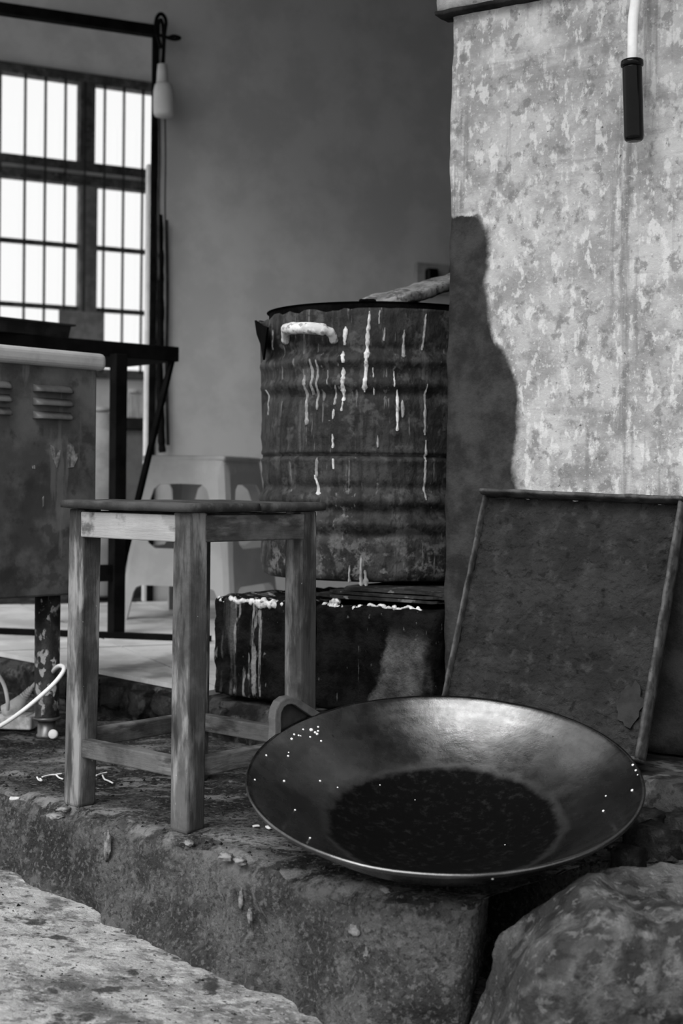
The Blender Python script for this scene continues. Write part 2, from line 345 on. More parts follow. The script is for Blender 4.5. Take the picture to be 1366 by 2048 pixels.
M['block2'] = mat('half_clean_block', 0.003, 0.012, 20, [bl[1], lay(scale=24, val=0.2, lo=0.71, hi=0.76, stretch=(2.5, 2.5, 0.06), fac=0.6, off=7)], rough=0.8, bump=1.0, bscale=80, bdist=0.010, spec=0.06, hook=block_hook)
def wok_hook(N, L, tc, ramp, mix, tex, col):
    # burnt matt crust mid-bowl, ragged edge, widened to paint in the bowl's dark reflection
    sp = N.new('ShaderNodeSeparateXYZ'); L.new(tc.outputs['Object'], sp.inputs[0])
    cx = N.new('ShaderNodeCombineXYZ'); L.new(sp.outputs['X'], cx.inputs[0]); L.new(sp.outputs['Y'], cx.inputs[1])
    ln = N.new('ShaderNodeVectorMath'); ln.operation = 'LENGTH'; L.new(cx.outputs[0], ln.inputs[0])
    ad = N.new('ShaderNodeMath'); ad.operation = 'MULTIPLY_ADD'; L.new(tex('noise', (1, 1, 1), 26, 6, .65, 2.0), ad.inputs[0]); ad.inputs[1].default_value = 0.03; L.new(ln.outputs['Value'], ad.inputs[2])
    f = ramp(ad.outputs[0], 0.192, 0.168)
    bs = N['Principled BSDF']
    L.new(mix(f, ramp(tex('noise', (1, 1, 1), 30, 4, .6, 5.0), 0.3, 0.7, 0.22, 0.31), 0.75), bs.inputs['Roughness'])
    return mix(f, col, ramp(tex('noise', (1, 1, 1), 70, 6, .7, 8.0), 0.50, 0.75, 0.006, 0.022))
M['tray'] = mat('crusted_tray', 0.026, 0.046, 10, [lay(scale=40, val=0.075, lo=0.58, hi=0.72, fac=0.6), lay(scale=55, val=0.006, lo=0.62, hi=0.72, fac=0.7, off=4)], rough=0.6, spec=0.2, bump=1.0, bscale=60, bdist=0.020)
M['tray_lip'] = mat('worn_tray_lip', 0.035, 0.08, 25, [lay(scale=60, val=0.015, lo=0.55, hi=0.66, fac=0.6)], rough=0.6, spec=0.2, bump=0.5, bscale=90, bdist=0.004)
M['flake'] = mat('bare_tray_metal', 0.016, 0.026, 25, rough=0.7, bump=0.3)
M['wok'] = mat('oiled_black_iron', 0.10, 0.15, 9, [lay(scale=14, val=0.07, lo=0.56, hi=0.70, fac=0.6), lay(scale=80, val=0.03, lo=0.70, hi=0.78, fac=0.7, off=2)], hook=wok_hook, rough=0.30, metallic=1.0, bump=0.15, bscale=45, bdist=0.003)
M['wok_ear'] = mat('greasy_wok_ear', 0.04, 0.075, 12, rough=0.6, spec=0.2, bump=0.3)
M['wok_ear_dark'] = mat('wok_ear_hollow', 0.012, 0.022, 16, rough=0.6, spec=0.2, bump=0.3)
M['drop'] = mat('white_drops', 0.6, 0.75, 20, rough=0.5)
M['rock'] = mat('boulder_stone', 0.055, 0.15, 8, [lay(scale=7, val=0.018, lo=0.53, hi=0.64, fac=0.8), lay(scale=9, val=0.26, lo=0.60, hi=0.70, fac=0.55, off=3), lay(scale=30, val=0.015, lo=0.58, hi=0.68, fac=0.6, off=5), lay(scale=70, val=0.26, lo=0.60, hi=0.70, fac=0.45, off=8)], rough=0.9, bump=1.0, bscale=22, bdist=0.035)
M['bakelite'] = mat('black_bakelite', 0.003, 0.004, 20, rough=0.10, spec=0.12)
M['glass_frost'] = mat('frosted_bulb_glass', 0.50, 0.58, 8, rough=0.35)
M['board'] = mat('crusted_board', 0.16, 0.34, 18, [lay(scale=40, val=0.03, lo=0.56, hi=0.66, fac=0.7)], rough=0.9, bump=0.8, bscale=50)
M['grit'] = mat('dark_grit', 0.008, 0.03, 40, rough=0.9)
M['chip'] = mat('pale_chip', 0.4, 0.6, 40, rough=0.8)
M['inner_dark'] = mat('dark_shelf_paint', 0.03, 0.05, 12, rough=0.6)
M['inner_grey'] = mat('grey_cupboard_paint', 0.22, 0.3, 8, rough=0.6)

def glass_mat(name, tr):
    m = bpy.data.materials.new(name); m.use_nodes = True; N = m.node_tree.nodes; L = m.node_tree.links
    N.remove(N['Principled BSDF']); out = N['Material Output']
    t = N.new('ShaderNodeBsdfTransparent'); t.inputs[0].default_value = (tr, tr, tr, 1)
    g = N.new('ShaderNodeBsdfGlossy'); g.inputs['Roughness'].default_value = 0.05
    x = N.new('ShaderNodeMixShader'); x.inputs[0].default_value = 0.06
    L.new(t.outputs[0], x.inputs[1]); L.new(g.outputs[0], x.inputs[2]); L.new(x.outputs[0], out.inputs['Surface'])
    return m
M['pane'] = glass_mat('window_glass', 0.95)
M['jar'] = glass_mat('jar_glass', 0.85)

# ------------------------------------------------------------------ the setting
# street
def gz(x, y):
    return -0.150 - 0.09 * (x + 0.25) * (1 if abs(x + .25) < 1.2 else 0) + 0.004 * nz((x, y, 0), 5, 4) + 0.003 * nz((x, y, 3), 22, 3)
vs = []; fs = []
xs = [-6, -3, -2, -1.5] + [-1.3 + 0.014 * i for i in range(150)] + [1.0, 1.5, 2, 3, 6]
ys = [-8, -4, -2, 0, 0.6, 0.9] + [1.1 + 0.014 * i for i in range(110)] + [2.8, 3.2, 4, 6, 8]
for x in xs:
    for y in ys: vs.append((x, y, gz(x, y)))
ny = len(ys)
fs = [(i * ny + j, (i + 1) * ny + j, (i + 1) * ny + j + 1, i * ny + j + 1) for i in range(len(xs) - 1) for j in range(ny - 1)]
struct(obj('ground', vs, fs, M['ground'], smooth=True), 'pale stained concrete street in front of the kerb', 'ground')

# kerb platform: profile swept along the kerb line, rounded chipped edge, ends at a dark gap before the boulder
def kedge(s):
    if s < 0.63: e = 0.0
    elif s < 0.737: e = -0.055 * ((s - 0.63) / 0.107) ** 2
    elif s < 0.752: e = -0.055 - (s - 0.737) / 0.015 * 0.277
    else: e = -0.332
    return e
prof = []
for i in range(46): prof.append((-0.85 + 0.825 * (i / 45) ** 0.8, 0.0))
for i in range(1, 9):
    a = math.pi / 2 * i / 8; prof.append((-0.025 + 0.025 * math.sin(a), -0.025 + 0.025 * math.cos(a)))
for i in range(1, 24): prof.append((0.022 * (i / 23) + 0.05 * max(0, i / 23 - 0.25) ** 2.2, -0.025 - 0.19 * i / 23))
ss = [-2.2, -1.8, -1.4, -1.1, -0.9, -0.75] + [-0.65 + 0.011 * i for i in range(124)] + [0.712, 0.722, 0.730, 0.737]
ss = [(q, kedge(q)) for q in ss] + [(0.7365, -0.075), (0.70, -0.14), (0.62, -0.24)] + [(q, -0.332) for q in (0.50, 0.54, 0.58, 0.62, 0.66, 0.70, 0.74, 0.78, 0.82, 0.87, 0.92, 1.0, 1.1, 1.2, 1.4, 1.8)]
vs = []
for s, e in ss:
    for (o, z) in prof:
        t = max(0.0, min(1.0, (o + 0.85) / 0.825))
        oo = -0.85 + (0.85 + e) * t + max(0, o + 0.025) * 1.0 - (0.025 if t >= 1 else 0.025 * t)
        p = K0 + KD * s + KN * oo; p.z = z
        edge = math.exp(-((o + 0.012) / 0.03) ** 2)
        a1 = nz(p, 9, 4); a2 = nz(p, 30, 3, 5)
        face = 1.0 if z < -0.02 else 0.0
        p.z += (0.004 * a1 + 0.0025 * a2) * (1 - face) * (1 if o > -0.7 else 0.3) - edge * max(0, nz(p, 14, 3, 9)) * 0.014
        low = max(0.0, min(1.0, (-z - 0.06) / 0.08))
        p += KN * (face * (0.006 * a1 + 0.0045 * a2 + low * (0.018 * nz(p, 7, 3, 6) + 0.012 * nz(p, 24, 4, 1))) - edge * max(0, nz(p, 11, 3, 2)) * 0.014)
        vs.append(p)
n = len(prof)
fs = [(i * n + j, (i + 1) * n + j, (i + 1) * n + j + 1, i * n + j + 1) for i in range(len(ss) - 1) for j in range(n - 1)]
kerb = obj('kerb_platform', vs, fs, M['kerb_top'], smooth=True)
kerb.data.materials.append(M['kerb'])
for pi, p in enumerate(kerb.data.polygons):
    if pi % (n - 1) >= 49: p.material_index = 1
struct(kerb, 'low stained concrete kerb platform with a chipped rounded edge', 'kerb')

def lime_patch(c, size, seed, rx=0.0):
    bm = bmesh.new(); bmesh.ops.create_icosphere(bm, subdivisions=3, radius=1.0)
    for v in bm.verts:
        d = v.co.normalized(); k = 1 + 0.5 * nz(d, 1.8, 3, seed); v.co = Vector((d.x * size[0], d.y * size[1], d.z * size[2])) * k
    me = bpy.data.meshes.new('lime_patch'); bm.to_mesh(me); bm.free()
    o = fin('lime_patch', me, M['lime_worn'], kerb, True, c, math.atan2(KD.y, KD.x)); return o
for i, (u, v, sz) in enumerate([(112, 1632, (.016, .012, .005)), (128, 1618, (.012, .01, .004)), (452, 1712, (.014, .008, .006)), (480, 1722, (.011, .007, .006)), (378, 1686, (.008, .006, .004)), (770, 1782, (.012, .008, .006))]):
    lime_patch(at_z(u, v, -0.003), sz, i * 4.2)
for i, (u, v, du, sz) in enumerate([(214, 1690, .002, (.007, .004, .022)), (50, 1770, .002, (.004, .003, .014)), (482, 1800, .002, (.004, .003, .014)), (500, 1832, .002, (.004, .003, .010)), (708, 1860, .002, (.010, .003, .007)), (733, 1915, .002, (.006, .003, .012))]):
    d = ray(u, v); o_ = Vector((0, 0, EYE)); kp = K0 + KN * 0.008; t = (kp - o_).dot(KN) / d.dot(KN)
    lime_patch(o_ + d * t, sz, 30 + i * 3.3)

# raised inner step with rubble riser
prof = [(-5.2, 0), (-3, 0), (-1.5, 0), (-0.8, 0), (-0.4, 0), (-0.2, 0), (-0.1, 0), (-0.05, 0), (-0.02, 0), (-0.006, -0.002), (0, -0.01)]
for i in range(1, 11): prof.append((0.015 * math.sin(i * 0.6) * 0.3 + 0.006 * i / 10, -0.01 - 0.10 * i / 10))
ss = [-2.6, -2, -1.5] + [-1.2 + 0.02 * i for i in range(141)] + [1.8, 2.2]
vs = []
for s in ss:
    for (o, z) in prof:
        p = S0 + SD * s + SN * o; p.z = Z1 - 0.012 + z
        if o > -0.06: p += SN * (0.016 * nz(p, 9, 4) + 0.006 * nz(p, 30, 3))
        if o > -1.0: p.z += 0.003 * nz(p, 12, 3) if z == 0 else 0
        vs.append(p)
n = len(prof)
fs = [(i * n + j, (i + 1) * n + j, (i + 1) * n + j + 1, i * n + j + 1) for i in range(len(ss) - 1) for j in range(n - 1)]
step = struct(obj('floor_step', vs, fs, M['step'], smooth=True), 'raised inner floor slab with a dark rubble riser', 'floor')

def stone(c, size, seed, parent, name='stone', m=None):
    bm = bmesh.new(); bmesh.ops.create_icosphere(bm, subdivisions=3, radius=1.0)
    for v in bm.verts:
        d = v.co.normalized(); q = Vector([math.copysign(abs(x) ** 0.4, x) for x in d])
        k = 1 + 0.30 * nz(d, 2.2, 4, seed)
        v.co = Vector((q.x * size[0], q.y * size[1], q.z * size[2])) * k * 0.8
    me = bpy.data.meshes.new(name); bm.to_mesh(me); bm.free()
    o = fin(name, me, m or M['stone'], parent, True, c, random.uniform(-0.4, 0.4) + math.atan2(SD.y, SD.x)); return o
# stones set in the riser: left of the stool, and the broken end beside the wok
for i, (s, z, w, h) in enumerate([(-0.30, .045, .045, .032), (-0.21, .04, .05, .036), (-0.115, .045, .045, .034), (-0.02, .04, .05, .036), (0.075, .045, .045, .032), (0.17, .04, .045, .034), (0.26, .042, .04, .03), (-0.40, .04, .05, .034)]):
    stone(S0 + SD * s + SN * 0.0 + Vector((0, 0, z)), (w, 0.03, h), i * 3.1, step)
for i, (u, v, Y, sz) in enumerate([(1312, 1694, 2.00, (.052, .04, .036)), (1258, 1722, 1.93, (.024, .026, .026)), (1300, 1644, 2.08, (.03, .03, .022)), (1372, 1660, 2.05, (.034, .03, .028)), (1398, 1712, 1.97, (.04, .03, .034)), (1268, 1668, 2.04, (.016, .02, .014))]):
    stone(at(u, v, Y), sz, 40 + i * 2.7, step)

# floor tiles, laid square to the back wall, cut off along the step
floor = struct(MB().prism([(-3.4, 4.6), (2.4, 6.6), (2.2, 10.5), (-4.2, 7.6)], Z1 - 0.06, Z1 - 0.0125).build('floor', M['ground']), 'plain floor of the back room', 'floor')
J = Vector((-0.396, 3.27, 0)); TA = BD; TB = Vector((TA.y, -TA.x, 0)); TS = 0.40
def clip(poly, p0, nrm):
    out = []
    for i in range(len(poly)):
        a, b = poly[i], poly[(i + 1) % len(poly)]
        da, db = (a - p0).dot(nrm), (b - p0).dot(nrm)
        if da <= 0: out.append(a)
        if da * db < 0: out.append(a + (b - a) * (da / (da - db)))
    return out
for i in range(-6, 3):
    for j in range(-5, 4):
        g = 0.003
        x0, x1, y0, y1 = i * TS + g, (i + 1) * TS - g, j * TS + g, (j + 1) * TS - g
        poly = [J + TA * x + TB * y for x, y in ((x0, y0), (x1, y0), (x1, y1), (x0, y1))]
        poly = clip(poly, S0 + SN * (-0.004 - 0.02 * random.random()), (SN + SD * random.uniform(-.03, .03)).normalized())
        if len(poly) >= 3: poly = clip(poly, B0 + BI * -0.01, BI)
        if len(poly) >= 3: poly = clip(poly, W0 + WD * -0.565, WD)
        if len(poly) < 3: continue
        ar = sum(poly[k].x * poly[(k + 1) % len(poly)].y - poly[(k + 1) % len(poly)].x * poly[k].y for k in range(len(poly))) / 2
        if abs(ar) < 0.004: continue
        dz = random.uniform(-0.0008, 0.0008)
        MB().prism([(p.x, p.y) for p in poly], Z1 - 0.011, Z1 + dz).build('tile', M['tile'], step)

# plaster wall end on the right with its ledge
WALL_H = 3.2 - Z1
def pil(p):
    if p.x < 0.03: p.x += 0.004 * nz(p, 6, 4, 3) + 0.003 * nz(p, 25, 3, 8)
    return p
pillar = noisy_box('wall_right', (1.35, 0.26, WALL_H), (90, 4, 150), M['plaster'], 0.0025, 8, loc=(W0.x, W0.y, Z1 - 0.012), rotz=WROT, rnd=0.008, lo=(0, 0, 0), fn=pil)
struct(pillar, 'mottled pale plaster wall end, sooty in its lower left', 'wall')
MB().box(1.3505, 5.0, 0.0, 0.26, 0.0, WALL_H).build('wall_panel', M['plaster'], pillar)
LZ = 1.354
lg = struct(empty('trim_1', (W0.x, W0.y, 0), WROT), 'plaster ledge jutting out at the top of the mottled wall', 'ledge')
noisy_box('ledge', (1.36, 0.05, 0.30), (60, 4, 16), M['ledge'], 0.004, 14, parent=lg, lo=(-0.022, -0.018, LZ), rnd=0.006)
noisy_box('ledge_edge', (1.36, 0.05, 0.009), (80, 4, 2), M['ledge_dark'], 0.003, 20, parent=lg, lo=(-0.024, -0.021, LZ - 0.007), rnd=0.003)

# facade lintel over the opening, ceilings, enclosing walls, partly left open
wfr = struct(MB().box(-1.0, -0.001, 0.0, 0.25, 1.80, 3.2).build('wall_front', M['dim'], loc=(W0.x, W0.y, 0), rotz=WROT), 'wall above the open shop front', 'wall')  # out of view; hung low here to darken the inner wall's right side
MB().box(-3.2, -1.001, 0.0, 0.25, 2.55, 3.2).build('wall_panel', M['dim'], wfr)  # out of view; set higher so more light reaches the inner wall's left
FL = W0 - WD * 3.2; FR = W0 + WD * 1.35
DL = F0 - FD * 2.4; DR = F0 + FD * 4.2
struct(MB().prism([(FL.x, FL.y), (FR.x, FR.y), (DR.x, DR.y), (DL.x, DL.y)], 3.2, 3.3).build('ceiling', M['ceiling']), 'plaster ceiling', 'ceiling')
def wall_between(name, a, b, z0, z1, th, m):
    a = Vector((a[0], a[1], 0)); b = Vector((b[0], b[1], 0)); d = b - a
    return struct(MB().box(0, d.length, 0, th, z0, z1).build(name, m, loc=a, rotz=math.atan2(d.y, d.x)))
BR = B0 + BD * 3.2
wall_between('wall_end', FR + Vector((0, 0.2, 0)), BR, Z1 - 0.02, 3.2, 0.1, M['dim'])
wall_between('wall_side', BR + BI * 0.15, DR, 2.6, 3.2, 0.1, M['wall2'])  # both back-room sides left open below, added to brighten the far wall
wl_ = wall_between('wall_left', DL, FL, 3.05, 3.2, 0.1, M['wall2'])
wl_len = (FL - DL).length
MB().box(0, 0.25, 0, 0.1, Z1 - 0.02, 3.05).build('wall_panel', M['wall2'], wl_)
MB().box(wl_len * 0.75, wl_len, 0, 0.1, Z1 - 0.02, 3.05).build('wall_panel', M['wall2'], wl_)
struct(MB().box(-1.0, 5.0, -0.95, 0.0, 2.25, 2.29).build('roof_overhang', M['ledge_dark'], loc=(W0.x, W0.y, 0), rotz=WROT), 'dark roof overhang above the shop front', 'roof')

# back wall with the doorway (local x along the wall, doorway x -0.95..0)
wb = struct(empty('wall_back', (B0.x, B0.y, 0), BROT), 'plain grey inner wall with a doorway', 'wall')
DT = 2.085
MB().box(0.012, 3.25, 0, 0.03, Z1 - 0.02, 3.2).build('wall_panel', M['wall'], wb)
MB().box(-0.99, 0.012, 0, 0.03, DT + 0.018, 3.2).build('wall_panel', M['wall'], wb)
MB().box(-2.1, -0.99, 0, 0.14, Z1 - 0.02, 3.2).build('wall_panel', M['wall'], wb)
df = struct(empty('door_1', (B0.x, B0.y, 0), BROT), 'open doorway with a thin black frame', 'doorway')
MB().box(-0.99, 0.010, -0.012, 0.03, DT - 0.018, DT + 0.018).build('door_header', M['black_frame'], df, bevel=0.003)
MB().box(-0.010, 0.012, -0.012, 0.004, Z1, DT - 0.018).build('door_jamb', M['black_frame'], df, bevel=0.003)
MB().box(-0.99, -0.966, -0.012, 0.03, Z1, DT - 0.018).build('door_jamb', M['black_frame'], df, bevel=0.003)
MB().box(-0.019, -0.0105, 0.0, 0.03, Z1, 1.62).build('door_stop', M['white_paint'], df)

# far wall with the barred window, local x along the wall; z measured on its plane
def fw(u, v):
    p = at_plane(u, v, F0, FI); return (p - F0).dot(FD), p.z
xL = fw(8, 300)[0] - 0.02
x_m0, x_m1 = fw(158, 250)[0], fw(188, 250)[0]
pitch = x_m1 - xL
zt = fw(145, 165)[1]; z_tr1 = fw(100, 318)[1]; z_tr0 = fw(100, 364)[1]; z_b1 = fw(100, 487)[1]; z_b2 = fw(100, 613)[1]; z_s = fw(260, 747)[1]
xR = x_m1 + (x_m0 - xL) + 0.02
wl = struct(empty('wall_far', (F0.x, F0.y, 0), FROT), 'far wall of the back room around the window', 'wall')
MB().box(-2.4, xL - 0.05, 0, 0.16, Z1 - 0.03, 3.2).build('wall_panel', M['wall2'], wl)
MB().box(xR + 0.05, 4.2, 0, 0.16, Z1 - 0.03, 3.2).build('wall_panel', M['wall2'], wl)
MB().box(xL - 0.05, xR + 0.05, 0, 0.16, zt + 0.05, 3.2).build('wall_panel', M['wall2'], wl)
MB().box(xL - 0.05, xR + 0.05, 0, 0.16, Z1 - 0.03, z_s - 0.03).build('wall_panel', M['wall2'], wl)
wn = struct(empty('window_1', (F0.x, F0.y, 0), FROT), 'bright wooden casement window behind vertical iron bars', 'window')
DW = M['dark_wood']
MB().box(xL - 0.06, xR + 0.06, -0.03, 0.05, zt, zt + 0.055).build('head_rail', DW, wn, bevel=0.004)
MB().box(xL - 0.06, xR + 0.06, -0.04, 0.06, z_s - 0.035, z_s + 0.015).build('window_sill', DW, wn, bevel=0.004)
MB().box(xL - 0.05, xL, -0.03, 0.05, z_s, zt).build('stile', DW, wn, bevel=0.004)
MB().box(xR, xR + 0.05, -0.03, 0.05, z_s, zt).build('stile', DW, wn, bevel=0.004)
MB().box(x_m0, x_m1, -0.03, 0.05, z_tr1, zt).build('mullion', DW, wn, bevel=0.004)
MB().box(x_m0 + .005, x_m1 + 0.02, -0.02, 0.05, z_s, z_tr0).build('mullion', M['grey_wood'], wn, bevel=0.004)
MB().box(xL, xR, -0.03, 0.05, z_tr0, z_tr1).build('transom', DW, wn, bevel=0.006)
MB().box(xL, xR, -0.05, -0.03, (z_tr0 + z_tr1) / 2 - 0.012, (z_tr0 + z_tr1) / 2 + 0.006).build('ledge_strip', M['inner_grey'], wn)
for z in (z_b1, z_b2):
    for a, b in ((xL, x_m0), (x_m1, xR)): MB().box(a, b, 0, 0.03, z - 0.012, z + 0.012).build('glazing_bar', DW, wn)
for a, b in ((xL, x_m0), (x_m1, xR)):
    for z0, z1 in ((z_s, z_b2), (z_b2, z_b1), (z_b1, z_tr0), (z_tr1, zt)):
        MB().box(a, b, 0.012, 0.016, z0, z1).build('pane', M['pane'], wn)
xa_, za_ = fw(112, 700); xb_, zb_ = fw(203, 628)
MB().box(xa_, xb_, -0.055, -0.048, za_ - 0.05, zb_).build('lower_board', M['grey_wood'], wn)
bp = pitch * 38.0 / 178.0
for k in range(1, 9):
    x = xL + 0.012 + bp * k
    if x < xR - 0.01: MB().tube([(x, -0.045, z_s), (x, -0.045, zt)], 0.0075, 8).build('iron_bar', M['iron'], wn, smooth=True)

# ------------------------------------------------------------------ wooden stool
def uxy(u, Y): return Vector(((u - 683) / FPX * Y, Y, 0))
SA = R(139.4)                                           # direction front leg -> left leg
cf = Vector((-0.2225, 2.10, 0)); e1 = Vector((math.cos(SA), math.sin(SA), 0)); e2 = Vector((e1.y, -e1.x, 0))
SS = 0.242
ctr = cf + (e1 + e2) * SS / 2
st = tag(empty('wooden_stool', (ctr.x, ctr.y, 0), SA - math.pi), 'worn square wooden stool standing at the kerb edge beside the wok', 'stool')
# local axes: +x = -e1, so front leg at (+,-)?  compute through matrix
MI = (Matrix.Translation(ctr) @ Matrix.Rotation(SA - math.pi, 4, 'Z')).inverted()
legs = {}
for nm, p in (('front', cf), ('left', cf + e1 * SS), ('right', cf + e2 * SS), ('back', cf + (e1 + e2) * SS)):
    legs[nm] = MI @ p
LW = 0.0182; HT = 0.470
for nm, p in legs.items():
    q = p.copy(); mb = MB()
    # slightly splayed and tapered leg
    sx = 1.0 + 0.03
    zz = [(-0.002, 0.92, sx), (0.004, 1.0, sx), (0.2, 1.02, 1.012), (HT, 1.0, 1.0)]
    vv = []
    for z, k, s in zz:
        for a, b in ((-1, -1), (1, -1), (1, 1), (-1, 1)): vv.append(Vector((p.x * s + a * LW * k, p.y * s + b * LW * k, z)))
    ff = [(3, 2, 1, 0), tuple(range(12, 16))] + [(i * 4 + k, i * 4 + (k + 1) % 4, (i + 1) * 4 + (k + 1) % 4, (i + 1) * 4 + k) for i in range(3) for k in range(4)]
    mb.add(vv, ff); mb.build('leg', M['wood'], st, bevel=0.003)
def rail(a, b, z, w, h, m, name, out=0.0):
    p, q = legs[a], legs[b]; d = (q - p).normalized(); s = Vector((d.y, -d.x, 0))
    if s.dot((p + q) / 2) < 0: s = -s
    p = p + d * LW * 0.7 + s * out; q = q - d * LW * 0.7 + s * out
    MB().bar((p.x, p.y, z), (q.x, q.y, z), w, h).build(name, m, st, bevel=0.002)
for a, b in (('front', 'left'), ('front', 'right'), ('back', 'left'), ('back', 'right')):
    rail(a, b, 0.446, 0.020, 0.040, M['wood_lit'] if (a, b) == ('front', 'left') else M['wood_h'], 'apron', 0.010)
    rail(a, b, 0.092 if a == 'front' else 0.103, 0.020, 0.028, M['wood_h'], 'rung', 0.006)
hs = 0.1505
for k in range(2):
    x0, x1 = (-hs, -0.001) if k == 0 else (0.001, hs)
    noisy_box('seat_board', (2 * hs, x1 - x0, 0.0145), (24, 12, 2), M['wood_top'], 0.0012, 16, parent=st, lo=(-hs, x0, HT), rnd=0.004, seed=k * 5)

# ------------------------------------------------------------------ steel cabinet on pipe legs
CD = Vector((0.67, 0.742, 0)).normalized(); CR = Vector((-0.492, 2.85, 0)); CIN = Vector((-CD.y, CD.x, 0))
CROT = math.atan2(CD.y, CD.x)
cab = tag(empty('steel_cabinet', (CR.x, CR.y, 0), CROT), 'stained grey steel cabinet with louvred front and pale rounded top', 'cabinet')
CW, CDp, CB, CT = 0.52, 0.42, 0.288, 0.738
# body as closed shell
MB().box(-CW, 0, 0.0, CDp, CB, CT).build('body', M['cab'], cab, bevel=0.004)
MB().box(-CW - 0.012, 0.016, -0.014, CDp + 0.012, CT - 0.004, CT + 0.030).build('top', M['cab_top'], cab, bevel=0.012, seg=4)
def louvre(x0, x1, z):
    nx, nyy = 20, 8
    def fn(a, b):
        t = a; h = min(1, t / 0.12, (1 - t) / 0.06); h = max(0, h) ** 0.5
        prof_y = math.sin(math.pi * min(1, (b) * 0.62 + 0.0)) if b < 0.98 else 0.9
        return Vector((x0 + (x1 - x0) * a, -0.016 * h * math.sin(math.pi * 0.5 * min(1, (1 - b) * 1.25)) if b > 0 else -0.016 * h, z + 0.014 * b))
    v, f = grid_mesh(nx, nyy, fn)
    o = obj('louvre', v, f, M['cab'], cab, smooth=True)
    sl = o.modifiers.new('thick', 'SOLIDIFY'); sl.thickness = 0.0012
    return o
def cabx(u, v):
    p = at_plane(u, v, CR, Vector((CD.y, -CD.x, 0))); return (p - CR).dot(CD), p.z
for (ua, ub) in ((66, 141), (-60, 19)):
    for k in range(3):
        x0, z = cabx(ua, 783 + 27 * k - (0 if ua > 0 else 10)); x1, _ = cabx(ub, 783 + 27 * k)
        louvre(x0, x1, z)
for (x, y) in ((-0.075, 0.055), (-0.075, CDp - 0.055), (-CW + 0.06, 0.055), (-CW + 0.06, CDp - 0.055)):
    lg_ = MB().lathe([(0.0255, 0.036), (0.0265, 0.040), (0.0255, 0.046), (0.0245, 0.052), (0.0255, 0.30)], 24, (x, y, 0)).build('leg', M['leg_rust'], cab, smooth=True)
    MB().lathe([(0.016, 0.0), (0.021, 0.001), (0.021, 0.006), (0.018, 0.010), (0.018, 0.036)], 20, (x, y, 0)).build('adjustable_foot', M['steel'], lg_, smooth=True)
    MB().lathe([(0.0262, 0.036), (0.0278, 0.037), (0.0278, 0.042), (0.0262, 0.043)], 24, (x, y, 0), close=True).build('leg_ring', M['steel'], lg_, smooth=True)
def cab_patch(pix, name='scratch'):
    vs = []
    for u, v in pix:
        x, z = cabx(u, v); vs.append((x, -0.0006, z))
    o = obj(name, vs, [tuple(range(len(vs)))], M['scratch'], cab); o.modifiers.new('thick', 'SOLIDIFY').thickness = 0.0006
for pix in ([(98, 889), (107, 893), (112, 912), (117, 902), (120, 900), (119, 922), (113, 936), (105, 918)], [(134, 890), (140, 886), (147, 893), (150, 908), (158, 905), (155, 916), (147, 934), (135, 936)], [(84, 996), (87, 992), (88, 1010), (85, 1014)], [(63, 932), (69, 930), (70, 938), (64, 937)]): cab_patch(pix)
# pale pipe standing on the cabinet at the frame's edge
pp = at(-10, 690, 2.60); zt_c = CT + 0.030
pp = CR + CD * -0.262 + CIN * 0.06
tag(MB().lathe([(0.014, zt_c), (0.0145, zt_c + 0.01), (0.0135, zt_c + 0.02), (0.0135, zt_c + 0.10), (0.015, zt_c + 0.105), (0.015, zt_c + 0.15), (0.0135, zt_c + 0.155), (0.0135, zt_c + 0.285), (0.010, zt_c + 0.295)], 20, (0, 0, 0)).build('upright_pipe', M['cab_top'], smooth=True, loc=(pp.x, pp.y, 0)), 'pale upright pipe standing on the steel cabinet at the left edge', 'pipe')

# ------------------------------------------------------------------ power strip, plug, cables, cap on the floor under the cabinet
ps_c = at_z(30, 1462, 0.0)
PR = R(-8)
ps = tag(empty('power_strip', (ps_c.x - 0.045, ps_c.y + 0.03, 0.0), PR), 'dirty white power strip lying on the floor under the cabinet', 'power strip')
MB().box(-0.16, 0.085, -0.030, 0.030, 0.003, 0.030).build('body', M['white_plastic'], ps, bevel=0.005, seg=3)
MB().box(-0.15, 0.072, -0.022, 0.022, 0.0285, 0.032).build('socket_face', M['white_plastic'], ps, bevel=0.002)
for x in (-0.10, -0.05, 0.0):
    MB().box(x - 0.010, x + 0.010, -0.003, 0.001, 0.0315, 0.0326).build('slot', M['bakelite'], ps)
pc = Vector((ps_c.x - 0.014, ps_c.y + 0.018, 0.034))
pl = tag(empty('power_plug', pc), 'white plug with a ribbed cord grip pushed into the power strip', 'plug')
dirv = Vector((0.045, 0.0, 0.055)).normalized()
MB().tube([(-0.012, 0, 0.0), dirv * 0.012, dirv * 0.03, dirv * 0.042], [0.017, 0.018, 0.013, 0.0095], 14).build('plug_body', M['white_plastic'], pl, smooth=True)
for k in range(5):
    MB().tube([dirv * (0.043 + 0.0052 * k), dirv * (0.0462 + 0.0052 * k)], [0.0092 - 0.0008 * k] * 2, 14).build('grip_rib', M['white_plastic'], pl, smooth=True)
pts = [dirv * 0.04, dirv * 0.07, dirv * 0.085 + Vector((0.003, 0.008, 0.002)), Vector((0.072, 0.03, 0.088)), Vector((0.078, 0.09, 0.07)), Vector((0.06, 0.16, 0.02)), Vector((0.03, 0.2, -0.042))]
def smooth_path(pts, k=8):
    pts = [Vector(p) for p in pts]; out = []
    for i in range(len(pts) - 1):
        p0 = pts[max(i - 1, 0)]; p1 = pts[i]; p2 = pts[i + 1]; p3 = pts[min(i + 2, len(pts) - 1)]
        for j in range(k):
            t = j / k
            out.append(0.5 * ((2 * p1) + (p2 - p0) * t + (2 * p0 - 5 * p1 + 4 * p2 - p3) * t * t + (3 * p1 - p0 - 3 * p2 + p3) * t ** 3))
    out.append(pts[-1]); return out
